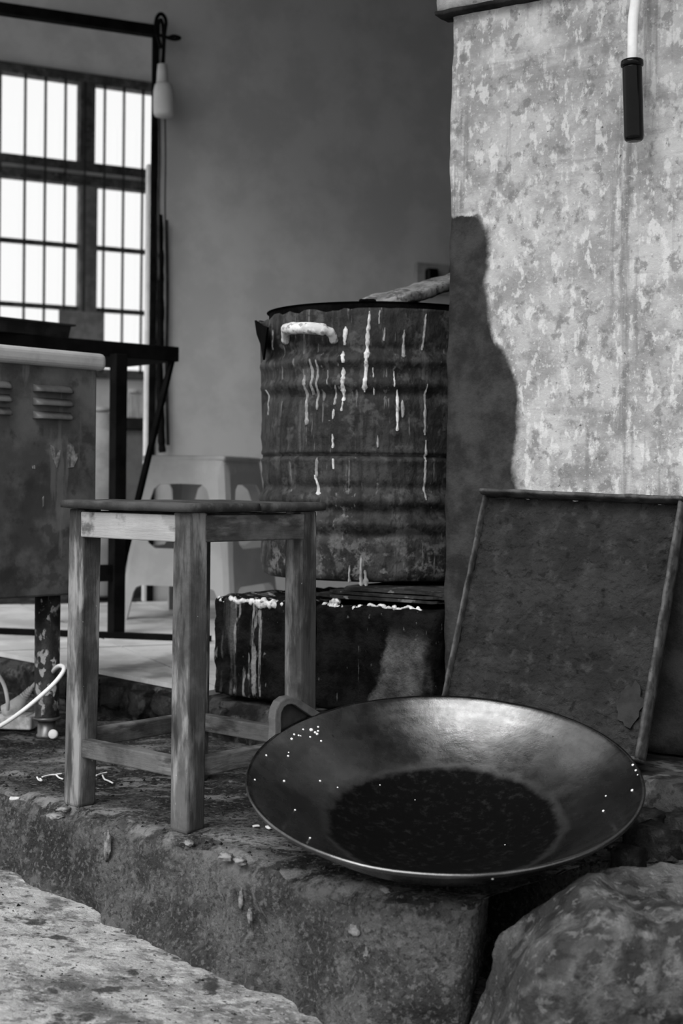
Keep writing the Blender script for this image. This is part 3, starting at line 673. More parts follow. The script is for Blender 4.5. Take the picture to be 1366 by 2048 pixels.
MB().tube(smooth_path(pts), 0.0038, 10).build('cord', M['cable_white'], pl, smooth=True)
Yc = 2.70
cp = [at(-60, 1480, Yc - .02), at(0, 1452, Yc), at(50, 1418, Yc), at(100, 1375, Yc), at(122, 1350, Yc + 0.01), at(128, 1336, Yc + 0.03), at(118, 1332, Yc + 0.07), at(105, 1345, Yc + 0.12), at(95, 1375, Yc + 0.2), at(90, 1400, Yc + 0.28)]
cp[0].z = max(cp[0].z, 0.006); cp[-1].z = 0.01
tag(MB().tube(smooth_path(cp), 0.0042, 10).build('white_cable', M['cable_white'], smooth=True), 'thick white cable looping up in front of the rusty cabinet leg', 'cable')
cp = [at(-30, 1330, 2.9), at(-8, 1345, 2.88), at(8, 1370, 2.86), at(15, 1400, 2.85), at(15, 1440, 2.86)]
cp[-1].z = 0.05
tag(MB().tube(smooth_path(cp), 0.004, 10).build('grey_cable', M['cable_white'], smooth=True), 'short cable hanging down at the left edge above the power strip', 'cable')
cpz = at_z(108, 1480, 0.0)
o = MB().lathe([(0.0, 0.0), (0.0085, 0.0), (0.0095, 0.002), (0.0095, 0.008), (0.008, 0.010), (0.0, 0.0105)], 20).build('round_cap', M['white_plastic'], smooth=True, loc=(cpz.x, cpz.y, 0.0105))
o.rotation_euler = (R(72), 0, R(-8))
tag(o, 'small round white cap on the floor by the cabinet leg', 'cap')

# ------------------------------------------------------------------ grey plastic stool
PSR = R(-20)
pcn = Vector((-0.437, 4.46, Z1))
pst = tag(empty('plastic_stool', pcn, PSR), 'grey moulded plastic stool with arched cut-outs standing on the tiles', 'stool')
PH = 0.497
def phw(h): return 0.142 + (0.196 - 0.142) * max(0.0, 1 - h / PH) ** 0.9
def side_panel(rz):
    def arc(cx, cz, r, a0, a1, n=8): return [(cx + r * math.cos(R(a0 + (a1 - a0) * i / n)), cz + r * math.sin(R(a0 + (a1 - a0) * i / n))) for i in range(n + 1)]
    outer = [(-1, 0), (-0.80, 0), (-0.74, 0.085)] + [(-0.70, 0.10), (-0.6, 0.107), (0.6, 0.107), (0.70, 0.10)] + [(0.74, 0.085), (0.80, 0), (1, 0)] + [(1, 0.12), (1, 0.25), (1, 0.36), (1, 0.45)] + [(0.985, PH), (0.5, PH), (0, PH), (-0.5, PH), (-0.985, PH)] + [(-1, 0.45), (-1, 0.36), (-1, 0.25), (-1, 0.12)]
    hole = [(x, z) for x, z in [(-0.42, 0.22), (0.42, 0.22), (0.56, 0.235), (0.64, 0.27), (0.64, 0.32), (0.64, 0.365), (0.58, 0.40), (0.46, 0.415), (0, 0.417), (-0.46, 0.415), (-0.58, 0.40), (-0.64, 0.365), (-0.64, 0.32), (-0.64, 0.27), (-0.56, 0.235)]]
    bm = bmesh.new(); es = []
    for loop in (outer, hole):
        v = [bm.verts.new((x, 0, z)) for x, z in loop]
        es += [bm.edges.new((v[i], v[(i + 1) % len(v)])) for i in range(len(v))]
    bmesh.ops.triangle_fill(bm, edges=es, use_beauty=True)
    bmesh.ops.subdivide_edges(bm, edges=bm.edges, cuts=1)
    Mz = Matrix.Rotation(rz, 3, 'Z'); vs = []
    bm.verts.index_update()
    for v in bm.verts:
        w = phw(v.co.z); x = v.co.x * w; y = -w
        if v.co.z > PH - 0.02: y += (v.co.z - PH + 0.02) * 0.25
        c = 0.03
        if abs(x) > w - c:                                   # rounded vertical corner
            tt = (abs(x) - (w - c)) / c; ang = tt * math.pi / 4
            x = math.copysign((w - c) + c * math.sin(ang), x); y = -(w - c) - c * math.cos(ang)
        vs.append(Mz @ Vector((x, y, v.co.z)))
    fs = [[v.index for v in f.verts] for f in bm.faces]; bm.free(); return vs, fs
mb = MB()
for k in range(4): mb.add(*side_panel(k * math.pi / 2))
body = mb.build('body', M['plastic'], pst, smooth=False, weld=True)
sl = body.modifiers.new('thick', 'SOLIDIFY'); sl.thickness = 0.005; sl.offset = -1
MB().box(-0.141, 0.141, -0.141, 0.141, PH - 0.012, PH + 0.006).build('seat', M['plastic'], pst, bevel=0.012, seg=4)

# ------------------------------------------------------------------ black table with a diagonal brace
TD = Vector((0.77, 0.64, 0)).normalized(); TCn = Vector((-0.1152 * 4.15, 4.15, 0)); TROT = math.atan2(TD.y, TD.x)
TZ = 0.905
tb = tag(empty('black_table', (TCn.x, TCn.y, Z1), TROT), 'black table with square legs and a slanting brace behind the cabinet', 'table')
TB_ = M['black_table']
MB().box(-1.25, 0, 0, 0.36, TZ - 0.043 - Z1, TZ - Z1).build('tabletop', TB_, tb, bevel=0.003)
TM = (Matrix.Translation((TCn.x, TCn.y, Z1)) @ Matrix.Rotation(TROT, 4, 'Z'))
lp = TM.inverted() @ at_z(232, 1268, Z1)
LX, LY = lp.x, lp.y
for (x, y) in ((LX, LY), (-1.1, LY), (LX, 0.30), (-1.1, 0.30)):
    MB().box(x - 0.018, x + 0.018, y - 0.018, y + 0.018, 0.0, TZ - 0.043 - Z1).build('leg', TB_, tb, bevel=0.002)
bt = TM.inverted() @ at(343, 722, 4.15)
bb = Vector((LX + 0.015, LY, 0.18))
MB().bar(bt, bb, 0.014, 0.014).build('brace', TB_, tb)
MB().bar((-1.1, LY, 0.17), (LX + 0.0, LY, 0.17), 0.02, 0.045).build('stretcher', TB_, tb)
rl = TM.inverted() @ at_z(420, 1284, Z1); rr = TM.inverted() @ at_z(-160, 1262, Z1)
MB().bar((rr.x, rr.y, 0.008), (rl.x, rl.y, 0.008), 0.03, 0.016).build('floor_runner', TB_, tb)
# tin tray on the table
tpn = TM @ Vector((-0.42, 0.16, 0))
pa = at(62, 650, 3.93)
tn = tag(empty('tin_tray', (pa.x, pa.y, TZ), TROT + 0.12), 'shallow dark tin tray sitting on the black table', 'tray')
MB().add([(-.16, -.07, 0.0005), (.075, -.07, 0.0005), (.075, .07, 0.0005), (-.16, .07, 0.0005), (-.165, -.076, .034), (.08, -.076, .034), (.08, .076, .034), (-.165, .076, .034), (-.16, -.071, .034), (.075, -.071, .034), (.075, .071, .034), (-.16, .071, .034), (-.155, -.066, .004), (.07, -.066, .004), (.07, .066, .004), (-.155, .066, .004)],
    [(0, 1, 2, 3), (0, 4, 5, 1), (1, 5, 6, 2), (2, 6, 7, 3), (3, 7, 4, 0), (4, 8, 9, 5), (5, 9, 10, 6), (6, 10, 11, 7), (7, 11, 8, 4), (8, 12, 13, 9), (9, 13, 14, 10), (10, 14, 15, 11), (11, 15, 12, 8), (12, 15, 14, 13)]).build('pan', M['tin'], tn)
MB().box(-.172, .090, -.084, -.074, .033, .038).box(-.172, .090, .074, .084, .033, .038).box(.079, .090, -.074, .074, .033, .038).box(-.172, -.163, -.074, .074, .033, .038).build('rim', M['tin'], tn)

# ------------------------------------------------------------------ back room: dark cupboard with a jar, a rounded grey canister
p = at(262, 870, 6.1); CZ = at(250, 836, 6.1).z
sc_ = tag(empty('low_cupboard', (p.x, p.y, Z1 - 0.0125), BROT), 'low grey cupboard with a dark top seen through the doorway', 'cupboard')
hC = CZ - Z1 + 0.0125
MB().box(-0.14, 0.30, -0.02, 0.38, 0, hC - 0.05).build('body', M['inner_grey'], sc_, bevel=0.004)
MB().box(-0.16, 0.32, -0.05, 0.40, hC - 0.05, hC).build('top', M['inner_dark'], sc_, bevel=0.004)
p = at(271, 836, 6.22)
jr = tag(empty('glass_jar', (p.x, p.y, CZ)), 'clear glass jar on the low cupboard beyond the doorway', 'jar')
MB().lathe([(0.0, 0.001), (0.030, 0.001), (0.033, 0.006), (0.033, 0.085), (0.027, 0.10), (0.027, 0.115)], 20).build('jar_body', M['jar'], jr, smooth=True)
MB().lathe([(0.0, 0.132), (0.028, 0.132), (0.030, 0.129), (0.030, 0.114), (0.028, 0.113)], 20).build('lid', M['white_paint'], jr, smooth=True)
p = at_z(202, 1215, Z1); p = at(203, 900, 5.2)
cz = at(203, 815, 5.2).z - Z1
cn = tag(empty('gas_canister', (p.x, p.y, Z1)), 'grey rounded canister standing between the cabinet and the table leg', 'canister')
MB().lathe([(0.0, 0), (0.07, 0.0), (0.075, 0.01), (0.075, cz - 0.14), (0.066, cz - 0.10), (0.035, cz - 0.07), (0.03, cz - 0.02), (0.0, cz - 0.015)], 24).build('body', M['inner_grey'], cn, smooth=True)
MB().lathe([(0.026, cz - 0.016), (0.032, cz - 0.01), (0.030, cz), (0.0, cz + 0.004)], 16).build('cap', M['cab_top'], cn, smooth=True)

# ------------------------------------------------------------------ concrete blocks and the oil drum
BH = 0.20
def block(x0, x1, dep, dy, m, seed, label, toph=0.0):
    o = noisy_box('concrete_block', (x1 - x0, dep, BH + toph), (36, 26, 26), m, 0.007, 16, rnd=0.014, seed=seed, lo=(0, 0, 0.002), oct=5)
    p = W0 + WD * x0 + WI * dy; o.location = (p.x, p.y, Z1 - 0.006); o.rotation_euler = (0, 0, WROT)
    return tag(o, label, 'block')
def wx(u, v=1300):
    p = at_plane(u, v, W0, -WI); return (p - W0).dot(WD)
x_l0, x_l1 = wx(424), wx(606); x_r0, x_r1 = wx(628), -0.012
b1 = block(x_l0, x_l1, 0.40, 0.0, M['block'], 3, 'soot-black concrete block streaked with white drips behind the stool leg')
b2 = block(x_r0, x_r1, 0.40, -0.004, M['block2'], 9, 'concrete block half scraped pale under the drum beside the plaster wall')
def crust(x0, x1, y, z, seed, parent, npts=60, amp=0.7, r0=0.006):
    mb = MB(); pts = []; rs = []
    for i in range(npts):
        t = i / (npts - 1); pts.append(Vector((x0 + (x1 - x0) * t, y + 0.004 * nz((t * 9, seed, 0), 1, 3), z + 0.006 * nz((t * 7, seed, 4), 1, 3)))); rs.append(max(0.002, r0 * (0.8 + amp * nz((t * 22, seed, 8), 1, 4))))
    mb.tube(pts, rs, 8); v = mb.v
    for k in range(len(v)): v[k] += Vector((0, nz(v[k], 60, 3, seed), nz(v[k], 60, 3, seed + 5))) * 0.004
    return mb.build('crust', M['lime'], parent, smooth=True)
Lb1 = x_l1 - x_l0; Lb2 = x_r1 - x_r0
crust(0.012, 0.70 * Lb1, 0.006, BH - 0.004, 2, b1, r0=0.006); crust(0.5 * Lb1, 0.95 * Lb1, 0.004, BH - 0.008, 7, b1, r0=0.007)
crust(0.012, 0.40 * Lb2, 0.012, BH - 0.004, 12, b2, r0=0.007); crust(0.03, 0.16 * Lb2, 0.02, BH + 0.006, 15, b2, r0=0.006); crust(0.35 * Lb2, 0.85 * Lb2, 0.02, BH + 0.002, 19, b2, r0=0.004)
ZB = Z1 - 0.006 + BH + 0.012
DC = Vector((0.0762, 2.995, 0)); DR_ = 0.2445
# rusted plates between blocks and drum
pc_ = W0 + WD * (-0.165) + WI * 0.17
pm = MB(); 
for k in range(3):
    v, f = [], []
    nn = 40; z0 = 0.002 + k * 0.007
    for s_ in (0, 1):
        for i in range(nn):
            a = 2 * math.pi * i / nn; q = [(abs(math.cos(a)) ** 0.35) * math.copysign(1, math.cos(a)), (abs(math.sin(a)) ** 0.35) * math.copysign(1, math.sin(a))]
            rr_ = 1 + 0.05 * nz((math.cos(a) * 3, math.sin(a) * 3, k * 5), 1.5, 3)
            v.append(((0.150 - 0.008 * k) * q[0] * rr_ + 0.02 * k, (0.155 - 0.006 * k) * q[1] * rr_, z0 + s_ * 0.005 + 0.003 * nz((q[0], q[1], k), 3, 3)))
    f = [tuple(range(nn - 1, -1, -1)), tuple(range(nn, 2 * nn))] + [(i, (i + 1) % nn, (i + 1) % nn + nn, i + nn) for i in range(nn)]
    pm.add(v, f)
tag(pm.build('rusted_plates', M['plate_rust'], loc=(pc_.x, pc_.y, ZB), rotz=WROT), 'stack of rusted flaking plates between the drum and the blocks', 'plates')
ZD = ZB + 0.028
DH = 0.531
dr = tag(empty('oil_drum', (DC.x, DC.y, ZD)), 'sooty oil drum stove streaked with white drips standing on concrete blocks', 'drum')
def zv(v): return at_plane(700, v, (0, DC.y - DR_, 0), (0, -1, 0)).z - ZD
rib1, rib2, gr, rib3, rib4 = zv(724), zv(760), zv(911), zv(1003), zv(1045)
prof = [(0.0, 0.012), (DR_ - 0.02, 0.012), (DR_ - 0.012, 0.0), (DR_ - 0.004, 0.004), (DR_ - 0.001, 0.016)]
zz = 0.022
while zz < DH - 0.001:
    r = DR_
    for rb, w, h in ((rib1, 0.016, 0.008), (rib2, 0.016, 0.007), (rib3, 0.017, 0.007), (rib4, 0.017, 0.006)):
        r += h * math.exp(-((zz - rb) / w) ** 2) - 0.005 * math.exp(-((zz - rb - 0.026) / 0.010) ** 2) - 0.005 * math.exp(-((zz - rb + 0.026) / 0.010) ** 2)
    r -= 0.010 * math.exp(-((zz - gr) / 0.0035) ** 2) - 0.003 * math.exp(-((zz - gr) / 0.012) ** 2)
    prof.append((r, zz)); zz += 0.004
nb = len(prof)
prof += [(DR_, DH), (DR_ - 0.004, DH)] + [(DR_ - 0.006, DH - 0.02), (DR_ - 0.008, 0.03), (0.0, 0.03)]
def dfn(r, z, a, i):
    x, y = math.cos(a), math.sin(a)
    if r < 0.05: return r, z
    k = r + 0.0035 * nz((x * .27, y * .27, z), 9, 4) + 0.002 * nz((x, y, z * 4), 9, 3, 4)
    if i >= nb - 6 and i <= nb + 2:
        t = (i - nb + 6) / 8.0
        z = z - max(0, nz((x * 2.2, y * 2.2, 1.0), 2.5, 4)) * 0.018 * max(0, min(1, t))
        # the torn and bent-out lip on the left
        da = (a - math.pi * 1.02 + math.pi) % (2 * math.pi) - math.pi
        if abs(da) < 0.35: k += 0.014 * max(0, t) * math.exp(-(da / 0.12) ** 2)
    return k, z
MB().lathe(prof, 120, fn=dfn).build('shell', M['drum'], dr, smooth=True)
# black hoop at the mouth, and cover plate
MB().lathe([(DR_ - 0.011, DH - 0.022), (DR_ - 0.011, DH + 0.010), (DR_ - 0.006, DH + 0.013), (DR_ - 0.022, DH + 0.014), (DR_ - 0.022, DH - 0.022)], 96, close=True).build('mouth_hoop', M['soot'], dr, smooth=False)
MB().lathe([(0.0, DH - 0.006), (DR_ - 0.022, DH - 0.006), (DR_ - 0.022, DH + 0.004), (0.0, DH + 0.006)], 64).build('fire_plate', M['soot'], dr)
def on_drum(u, v, rr=DR_):
    o = Vector((0, 0, EYE)); d = ray(u, v); ox, oy = o.x - DC.x, o.y - DC.y
    A = d.x ** 2 + d.y ** 2; Bq = 2 * (ox * d.x + oy * d.y); Cq = ox * ox + oy * oy - rr * rr
    disc = Bq * Bq - 4 * A * Cq
    t = (-Bq - math.sqrt(max(disc, 0))) / (2 * A); return o + d * t
def prof_r(z):
    best = DR_
    for r, zz in prof[5:nb]:
        if abs(zz - z) < 0.0025: best = r
    return best
def drip(u0, v0, u1, v1, wpx, m, seed):
    n = max(8, int((v1 - v0) / 3)); vs = []; k = 5
    for i in range(n + 1):
        t = i / n; u = u0 + (u1 - u0) * t + 1.0 * nz((t * 5, seed, 0), 1, 2); v = v0 + (v1 - v0) * t
        p = on_drum(u, v); a = math.atan2(p.y - DC.y, p.x - DC.x); z = p.z - ZD
        w = wpx / FPX * 2.8 / 2 * 1.35 * (0.75 + 0.6 * nz((t * (v1 - v0) / 16, seed, 3), 1, 3)) * (min(1, 4 * t + 0.3)) * (1.0 if t < 0.9 else 1.25 if t < 0.97 else 0.6)
        w = max(w, 0.0008); rr = prof_r(z) + 0.0035 * nz((math.cos(a) * .27, math.sin(a) * .27, z), 9, 4) + 0.002 * nz((math.cos(a), math.sin(a), z * 4), 9, 3, 4)
        for j in range(k):
            q = -1 + 2 * j / (k - 1); aa = a + q * w / DR_; r2 = rr - 0.0015 + 0.0040 * math.sqrt(max(0, 1 - q * q))
            vs.append((r2 * math.cos(aa), r2 * math.sin(aa), z))
    fs = [(i * k + j, i * k + j + 1, (i + 1) * k + j + 1, (i + 1) * k + j) for i in range(n) for j in range(k - 1)]
    obj('drip', vs, fs, m, dr, smooth=True)
Lm, Lg = M['lime'], M['lime_grey']
for i, d in enumerate([(739, 622, 729, 784, 9, Lm), (691, 653, 688, 690, 8, Lm), (686, 702, 688, 726, 8, Lm), (687, 735, 686, 802, 10, Lm), (685, 802, 683, 822, 5, Lm), (667, 818, 666, 838, 6, Lm),
        (666, 868, 666, 896, 6, Lm), (666, 917, 666, 938, 6, Lm), (634, 915, 633, 955, 7, Lg), (630, 950, 637, 990, 7, Lm), (788, 742, 789, 774, 4, Lm), (795, 779, 795, 862, 6, Lm), (805, 800, 806, 835, 7, Lg),
        (852, 628, 846, 700, 6, Lg), (853, 768, 850, 870, 6, Lg), (852, 880, 850, 1000, 6, Lg), (808, 660, 807, 715, 8, Lg), (770, 655, 768, 682, 5, Lg), (756, 870, 756, 895, 5, Lg), (746, 735, 747, 755, 4, Lm), (748, 775, 748, 790, 3, Lm),
        (624, 718, 625, 790, 7, Lg), (636, 720, 635, 820, 6, Lg), (610, 750, 614, 850, 8, Lg), (672, 770, 668, 810, 5, Lg), (722, 1112, 722, 1172, 5, Lg), (700, 1130, 698, 1165, 4, Lg), (656, 740, 657, 770, 3, Lg), (548, 660, 545, 700, 5, Lg), (536, 780, 536, 830, 4, Lg), (730, 1140, 732, 1172, 7, Lg), (760, 620, 758, 648, 4, Lg)]):
    drip(*d[:5], d[5], i * 2.3)
# white crusted bow handle
hp = [on_drum(572, 682) - Vector((DC.x, DC.y, ZD)), on_drum(571, 664, DR_ + .02) - Vector((DC.x, DC.y, ZD)), on_drum(580, 657, DR_ + .03) - Vector((DC.x, DC.y, ZD)), on_drum(612, 656, DR_ + .034) - Vector((DC.x, DC.y, ZD)), on_drum(645, 659, DR_ + .03) - Vector((DC.x, DC.y, ZD)), on_drum(662, 666, DR_ + .018) - Vector((DC.x, DC.y, ZD)), on_drum(668, 682) - Vector((DC.x, DC.y, ZD))]
hs_ = smooth_path(hp, 6); rs = [0.0085 + (0.003 if 8 < i < 26 else 0) + 0.002 * nz((i * .4, 0, 0), 1, 2) for i in range(len(hs_))]
MB().tube(hs_, rs, 12).build('handle', M['handle'], dr, smooth=True)
# torn flap of sheet metal on the left of the mouth
fa = [on_drum(524, 655, DR_ - .002), on_drum(524, 700, DR_ - .002)]
tl = at(509, 641, DC.y - 0.03); t2 = at(524, 652, DC.y - 0.10); t3 = at(534, 655, DC.y - 0.17); t4 = at(526, 720, DC.y - 0.1); t5 = at(513, 668, DC.y - 0.02); t6 = at(521, 690, DC.y - 0.04)
v = [p - Vector((DC.x, DC.y, ZD)) for p in (tl, t2, t3, t4, t6, t5)]
fl = obj('torn_flap', v, [(0, 1, 5), (1, 2, 4, 5), (2, 3, 4)], M['soot'], dr)
fl.modifiers.new('thick', 'SOLIDIFY').thickness = 0.004
# crusted board leaning on the mouth, small cinder
ZR = ZD + DH + 0.014
pb0 = at(762, 596, 2.88); pb0.z = ZR + 0.012
pb1 = at(915, 560, 3.10)
dxy = (pb1 - pb0)
bo = noisy_box('crusted_board', (dxy.length + 0.08, 0.11, 0.022), (40, 14, 4), M['board'], 0.005, 22, rnd=0.006, seed=4, lo=(0, -0.055, -0.011))
xa = dxy.normalized(); ya = Vector((0, 0, 1)).cross(xa).normalized(); za = xa.cross(ya)
bo.matrix_world = Matrix.Translation(pb0) @ Matrix((xa, ya, za)).transposed().to_4x4()
tag(bo, 'pale crusted board propped across the drum mouth', 'board')
wd = noisy_box('dark_wedge', (0.10, 0.09, 0.018), (10, 10, 4), M['soot'], 0.003, 20, rnd=0.006, loc=(0.17, 3.0, ZD + DH + 0.016), rotz=WROT)
tag(wd, 'black brick wedged beneath the crusted board on the drum', 'brick')
cpz = at(735, 598, 2.82)
tag(noisy_box('cinder_piece', (0.035, 0.03, 0.012), (8, 8, 4), M['soot'], 0.003, 30, rnd=0.004, loc=(cpz.x - 0.017, cpz.y, ZR)), 'small flat cinder on the drum rim left of the board', 'cinder')

# ------------------------------------------------------------------ baking tray leaning on the plaster wall
def tp(u, v, p, n): return at_plane(u, v, p, n)
BL = Vector((0.170, 2.374, 0.103)); TL = Vector((0.256, 2.484, 0.495)); BRr = Vector((0.464, 2.173, 0.095))
up = (TL - BL); HTy = up.length; up.normalize(); xr = BRr - BL; TWx = xr.length; xr.normalize(); xr = (xr - up * xr.dot(up)).normalized(); nn_ = xr.cross(up).normalized()
ty = tag(empty('baking_tray'), 'black crusted baking tray leaning against the plaster wall behind the wok', 'tray')
ty.matrix_world = Matrix.Translation(BL) @ Matrix((xr, nn_ * -1, up)).transposed().to_4x4()   # local x width, y into wall, z up
# local: y negative = towards camera
def tray_pt(a, b):
    x = TWx * a; z = HTy * b
    y = 0.0 + 0.0045 * nz((x, 0, z * 1.3), 60, 4) + 0.003 * nz((x, 3, z), 22, 3)
    return Vector((x, y, z))
vs, fs = grid_mesh(170, 210, tray_pt)
pan = obj('pan', vs, fs, M['tray'], ty, smooth=True)
so = pan.modifiers.new('thick', 'SOLIDIFY'); so.thickness = 0.003
LD = 0.028
noisy_box('lip', (0.005, 0.019, HTy), (2, 3, 60), M['tray_lip'], 0.0012, 30, parent=ty, lo=(-0.004, -0.015, 0), rnd=0.002)
noisy_box('lip', (0.007, LD + 0.004, HTy), (2, 3, 60), M['tray_lip'], 0.0012, 30, parent=ty, lo=(TWx - 0.001, -LD, 0), rnd=0.002, seed=4)
noisy_box('lip', (TWx + 0.012, LD + 0.004, 0.007), (50, 3, 2), M['tray_lip'], 0.0015, 30, parent=ty, lo=(-0.006, -LD, HTy), rnd=0.002, seed=7)
noisy_box('lip', (TWx + 0.012, LD + 0.004, 0.007), (50, 3, 2), M['tray_lip'], 0.0015, 30, parent=ty, lo=(-0.006, -LD, -0.004), rnd=0.002, seed=9)
noisy_box('burnt_flake', (0.055, 0.012, 0.006), (16, 4, 3), M['tray_lip'], 0.003, 30, parent=ty, lo=(0.035, -0.018, HTy + 0.005), rnd=0.002, seed=2)
# bare patch where the crust has flaked off
fv = [(0, -0.003, 0)]; npt = 26
for i in range(npt):
    a = 2 * math.pi * i / npt; q = 1 + 0.35 * nz((math.cos(a), math.sin(a), 0), 2.2, 3, 5)
    fv.append((0.020 * math.cos(a) * q, -0.003, 0.036 * math.sin(a) * q))
fk = obj('flaked_patch', fv, [(0, i + 1, (i + 1) % npt + 1) for i in range(npt)], M['flake'], ty); fk.location = (TWx - 0.032, -0.002, 0.085)
fk.modifiers.new('thick', 'SOLIDIFY').thickness = 0.002

# ------------------------------------------------------------------ wok
WC = Vector((0.1445, 1.94, 0.1200)); WR_ = 0.2655; WDp = 0.102
wk = tag(empty('wok'), 'big black iron wok tilted over the edge of the kerb', 'wok')
wk.matrix_world = Matrix.Translation(WC) @ Matrix.Rotation(R(-1.2), 4, 'Y') @ Matrix.Rotation(R(14.36), 4, 'X')
def wz(r):
    return -WDp * (1 - (r / WR_) ** 2.3)
inner = []; nr = 70
for i in range(nr + 1):
    r = WR_ * i / nr; z = wz(r)
    q = r / WR_
    z += 0.0012 * math.exp(-((q - 0.935) / 0.006) ** 2) + 0.0012 * math.exp(-((q - 0.965) / 0.006) ** 2) + 0.0010 * math.exp(-((q - 0.58) / 0.012) ** 2)
    inner.append((r, z))
full = inner + [(WR_ + 0.004, 0.0015), (WR_ + 0.0055, -0.002), (WR_ + 0.0035, -0.006)] + [(r + 0.002, wz(r) - 0.006) for r, _ in reversed(inner[1:-1])] + [(0.0, -WDp - 0.006)]
def wfn(r, z, a, i):
    return r, z + 0.0008 * nz((r * math.cos(a), r * math.sin(a), 0), 14, 3)
bowl = MB().lathe(full, 128, fn=wfn).build('bowl', M['wok'], wk, smooth=True)
# ear on the back left rim
WMI = wk.matrix_world.inverted()
def rim_ang(u, v):
    o = WMI @ Vector((0, 0, EYE)); d = (WMI.to_3x3() @ ray(u, v)); t = -o.z / d.z; p = o + d * t; return math.atan2(p.y, p.x), p.length
ea, _ = rim_ang(600, 1452)
ear_out = [(-0.055, -0.010), (-0.046, 0.006), (-0.040, 0.022), (-0.032, 0.034), (-0.020, 0.042), (-0.006, 0.044), (0.008, 0.041), (0.020, 0.034), (0.032, 0.022), (0.045, 0.010), (0.062, -0.006)]
ear = empty('tmp'); bpy.data.objects.remove(ear)
rad = Vector((math.cos(ea), math.sin(ea), 0)); tan = Vector((math.sin(ea), -math.cos(ea), 0))   # tan to the right seen from inside
def earp(x, h, y): return rad * (WR_ + 0.001 + y + 0.35 * h) + tan * x + Vector((0, 0, h * 0.93))
def lay_out(sc, y, cx=0, ch=0): return [earp(cx + x * sc, ch + h * sc, y) for x, h in ear_out]
ring0 = lay_out(1, -0.002); ring1 = lay_out(1, 0.012); n_ = len(ear_out)
hin = [(x * 0.62 - 0.002, 0.004 + h * 0.66) for x, h in ear_out]
r0i = [earp(x, h, -0.002) for x, h in hin]; r1i = [earp(x, h, 0.008) for x, h in hin]
mb = MB(); mb.v = ring0 + ring1 + r0i + r1i
for i in range(n_ - 1):
    mb.f += [(i, i + 1, n_ + i + 1, n_ + i), (i, 2 * n_ + i, 2 * n_ + i + 1, i + 1), (2 * n_ + i, 3 * n_ + i, 3 * n_ + i + 1, 2 * n_ + i + 1)]
mb.f += [tuple(n_ + i for i in range(n_)), (0, n_, 3 * n_, 2 * n_), (n_ - 1, 3 * n_ - 1, 4 * n_ - 1, 2 * n_ - 1)]
ear = mb.build('ear', M['wok_ear'], wk, bevel=0.002)
mb = MB(); mb.v = [p - rad * 0.0005 for p in r1i] + [p + rad * 0.003 for p in r1i]
mb.f = [tuple(range(n_)), tuple(range(2 * n_ - 1, n_ - 1, -1))] + [(i, i + 1, n_ + i + 1, n_ + i) for i in range(n_ - 1)] + [(n_ - 1, 0, n_, 2 * n_ - 1)]
mb.build('ear_hollow', M['wok_ear_dark'], ear)
# splashed white drops
mb = MB()
def wok_hit(u, v):
    o = WMI @ Vector((0, 0, EYE)); d = (WMI.to_3x3() @ ray(u, v)).normalized(); t = 1.2; prev = None
    for k in range(1400):
        p = o + d * t; r = math.hypot(p.x, p.y)
        if r < WR_ and p.z <= wz(r): return p
        t += 0.0008
    return None
dl = [(606, 1459, 4), (588, 1469, 4), (583, 1478, 5), (597, 1471, 4), (601, 1472, 3), (622, 1460, 7), (630, 1465, 5), (634, 1468, 5), (636, 1454, 4), (636, 1462, 4), (620, 1474, 4), (642, 1482, 4), (577, 1505, 3), (576, 1512, 4), (532, 1511, 4), (509, 1560, 4), (568, 1562, 4), (640, 1562, 4), (675, 1575, 3), (590, 1620, 3),
      (1266, 1530, 4), (1272, 1541, 4), (1276, 1550, 3), (1265, 1581, 5), (1284, 1583, 4), (1289, 1587, 4), (1283, 1599, 4), (1286, 1605, 4), (1291, 1606, 4), (1289, 1611, 4), (1212, 1592, 3), (1207, 1622, 4), (985, 1757, 3), (620, 1676, 3), (830, 1600, 2), (1010, 1690, 2), (760, 1570, 2)]
for u, v, s in dl:
    p = wok_hit(u, v)
    if p is None: continue
    rr = s / FPX * 1.9 * 0.75
    mb.lathe([(rr, -0.001), (rr * 0.9, rr * 0.3), (rr * 0.55, rr * 0.6), (0.0, rr * 0.7)], 10, p)
dp = mb.build('splashed_drops', M['drop'], wk, smooth=True); dp['kind'] = 'stuff'

# ------------------------------------------------------------------ boulder right of the kerb gap
def bfn(p):
    # slanting top left shoulder
    k = max(0, 0.11 - p.x) / 0.11
    if p.z > 0: p.z -= 0.0
    p.z -= (k ** 1.5) * 0.055 * max(0, min(1, (p.z + 0.25) / 0.25))
    p.x += -0.05 * max(0, -p.z - 0.02) * max(0, 1 - p.x / 0.1)
    p.y *= 1 + 1.1 * max(0, p.x - 0.05)
    return p
rk = noisy_box('boulder', (0.62, 0.20, 0.31), (70, 30, 40), M['rock'], 0.030, 6.5, rnd=0.030, seed=21, lo=(0, 0, -0.27), oct=5, fn=bfn)
rk.location = (0.214, 1.555, -0.02); rk.rotation_euler = (0, 0, R(10))
tag(rk, 'rough grey boulder closing the kerb on the right below the wok', 'boulder')

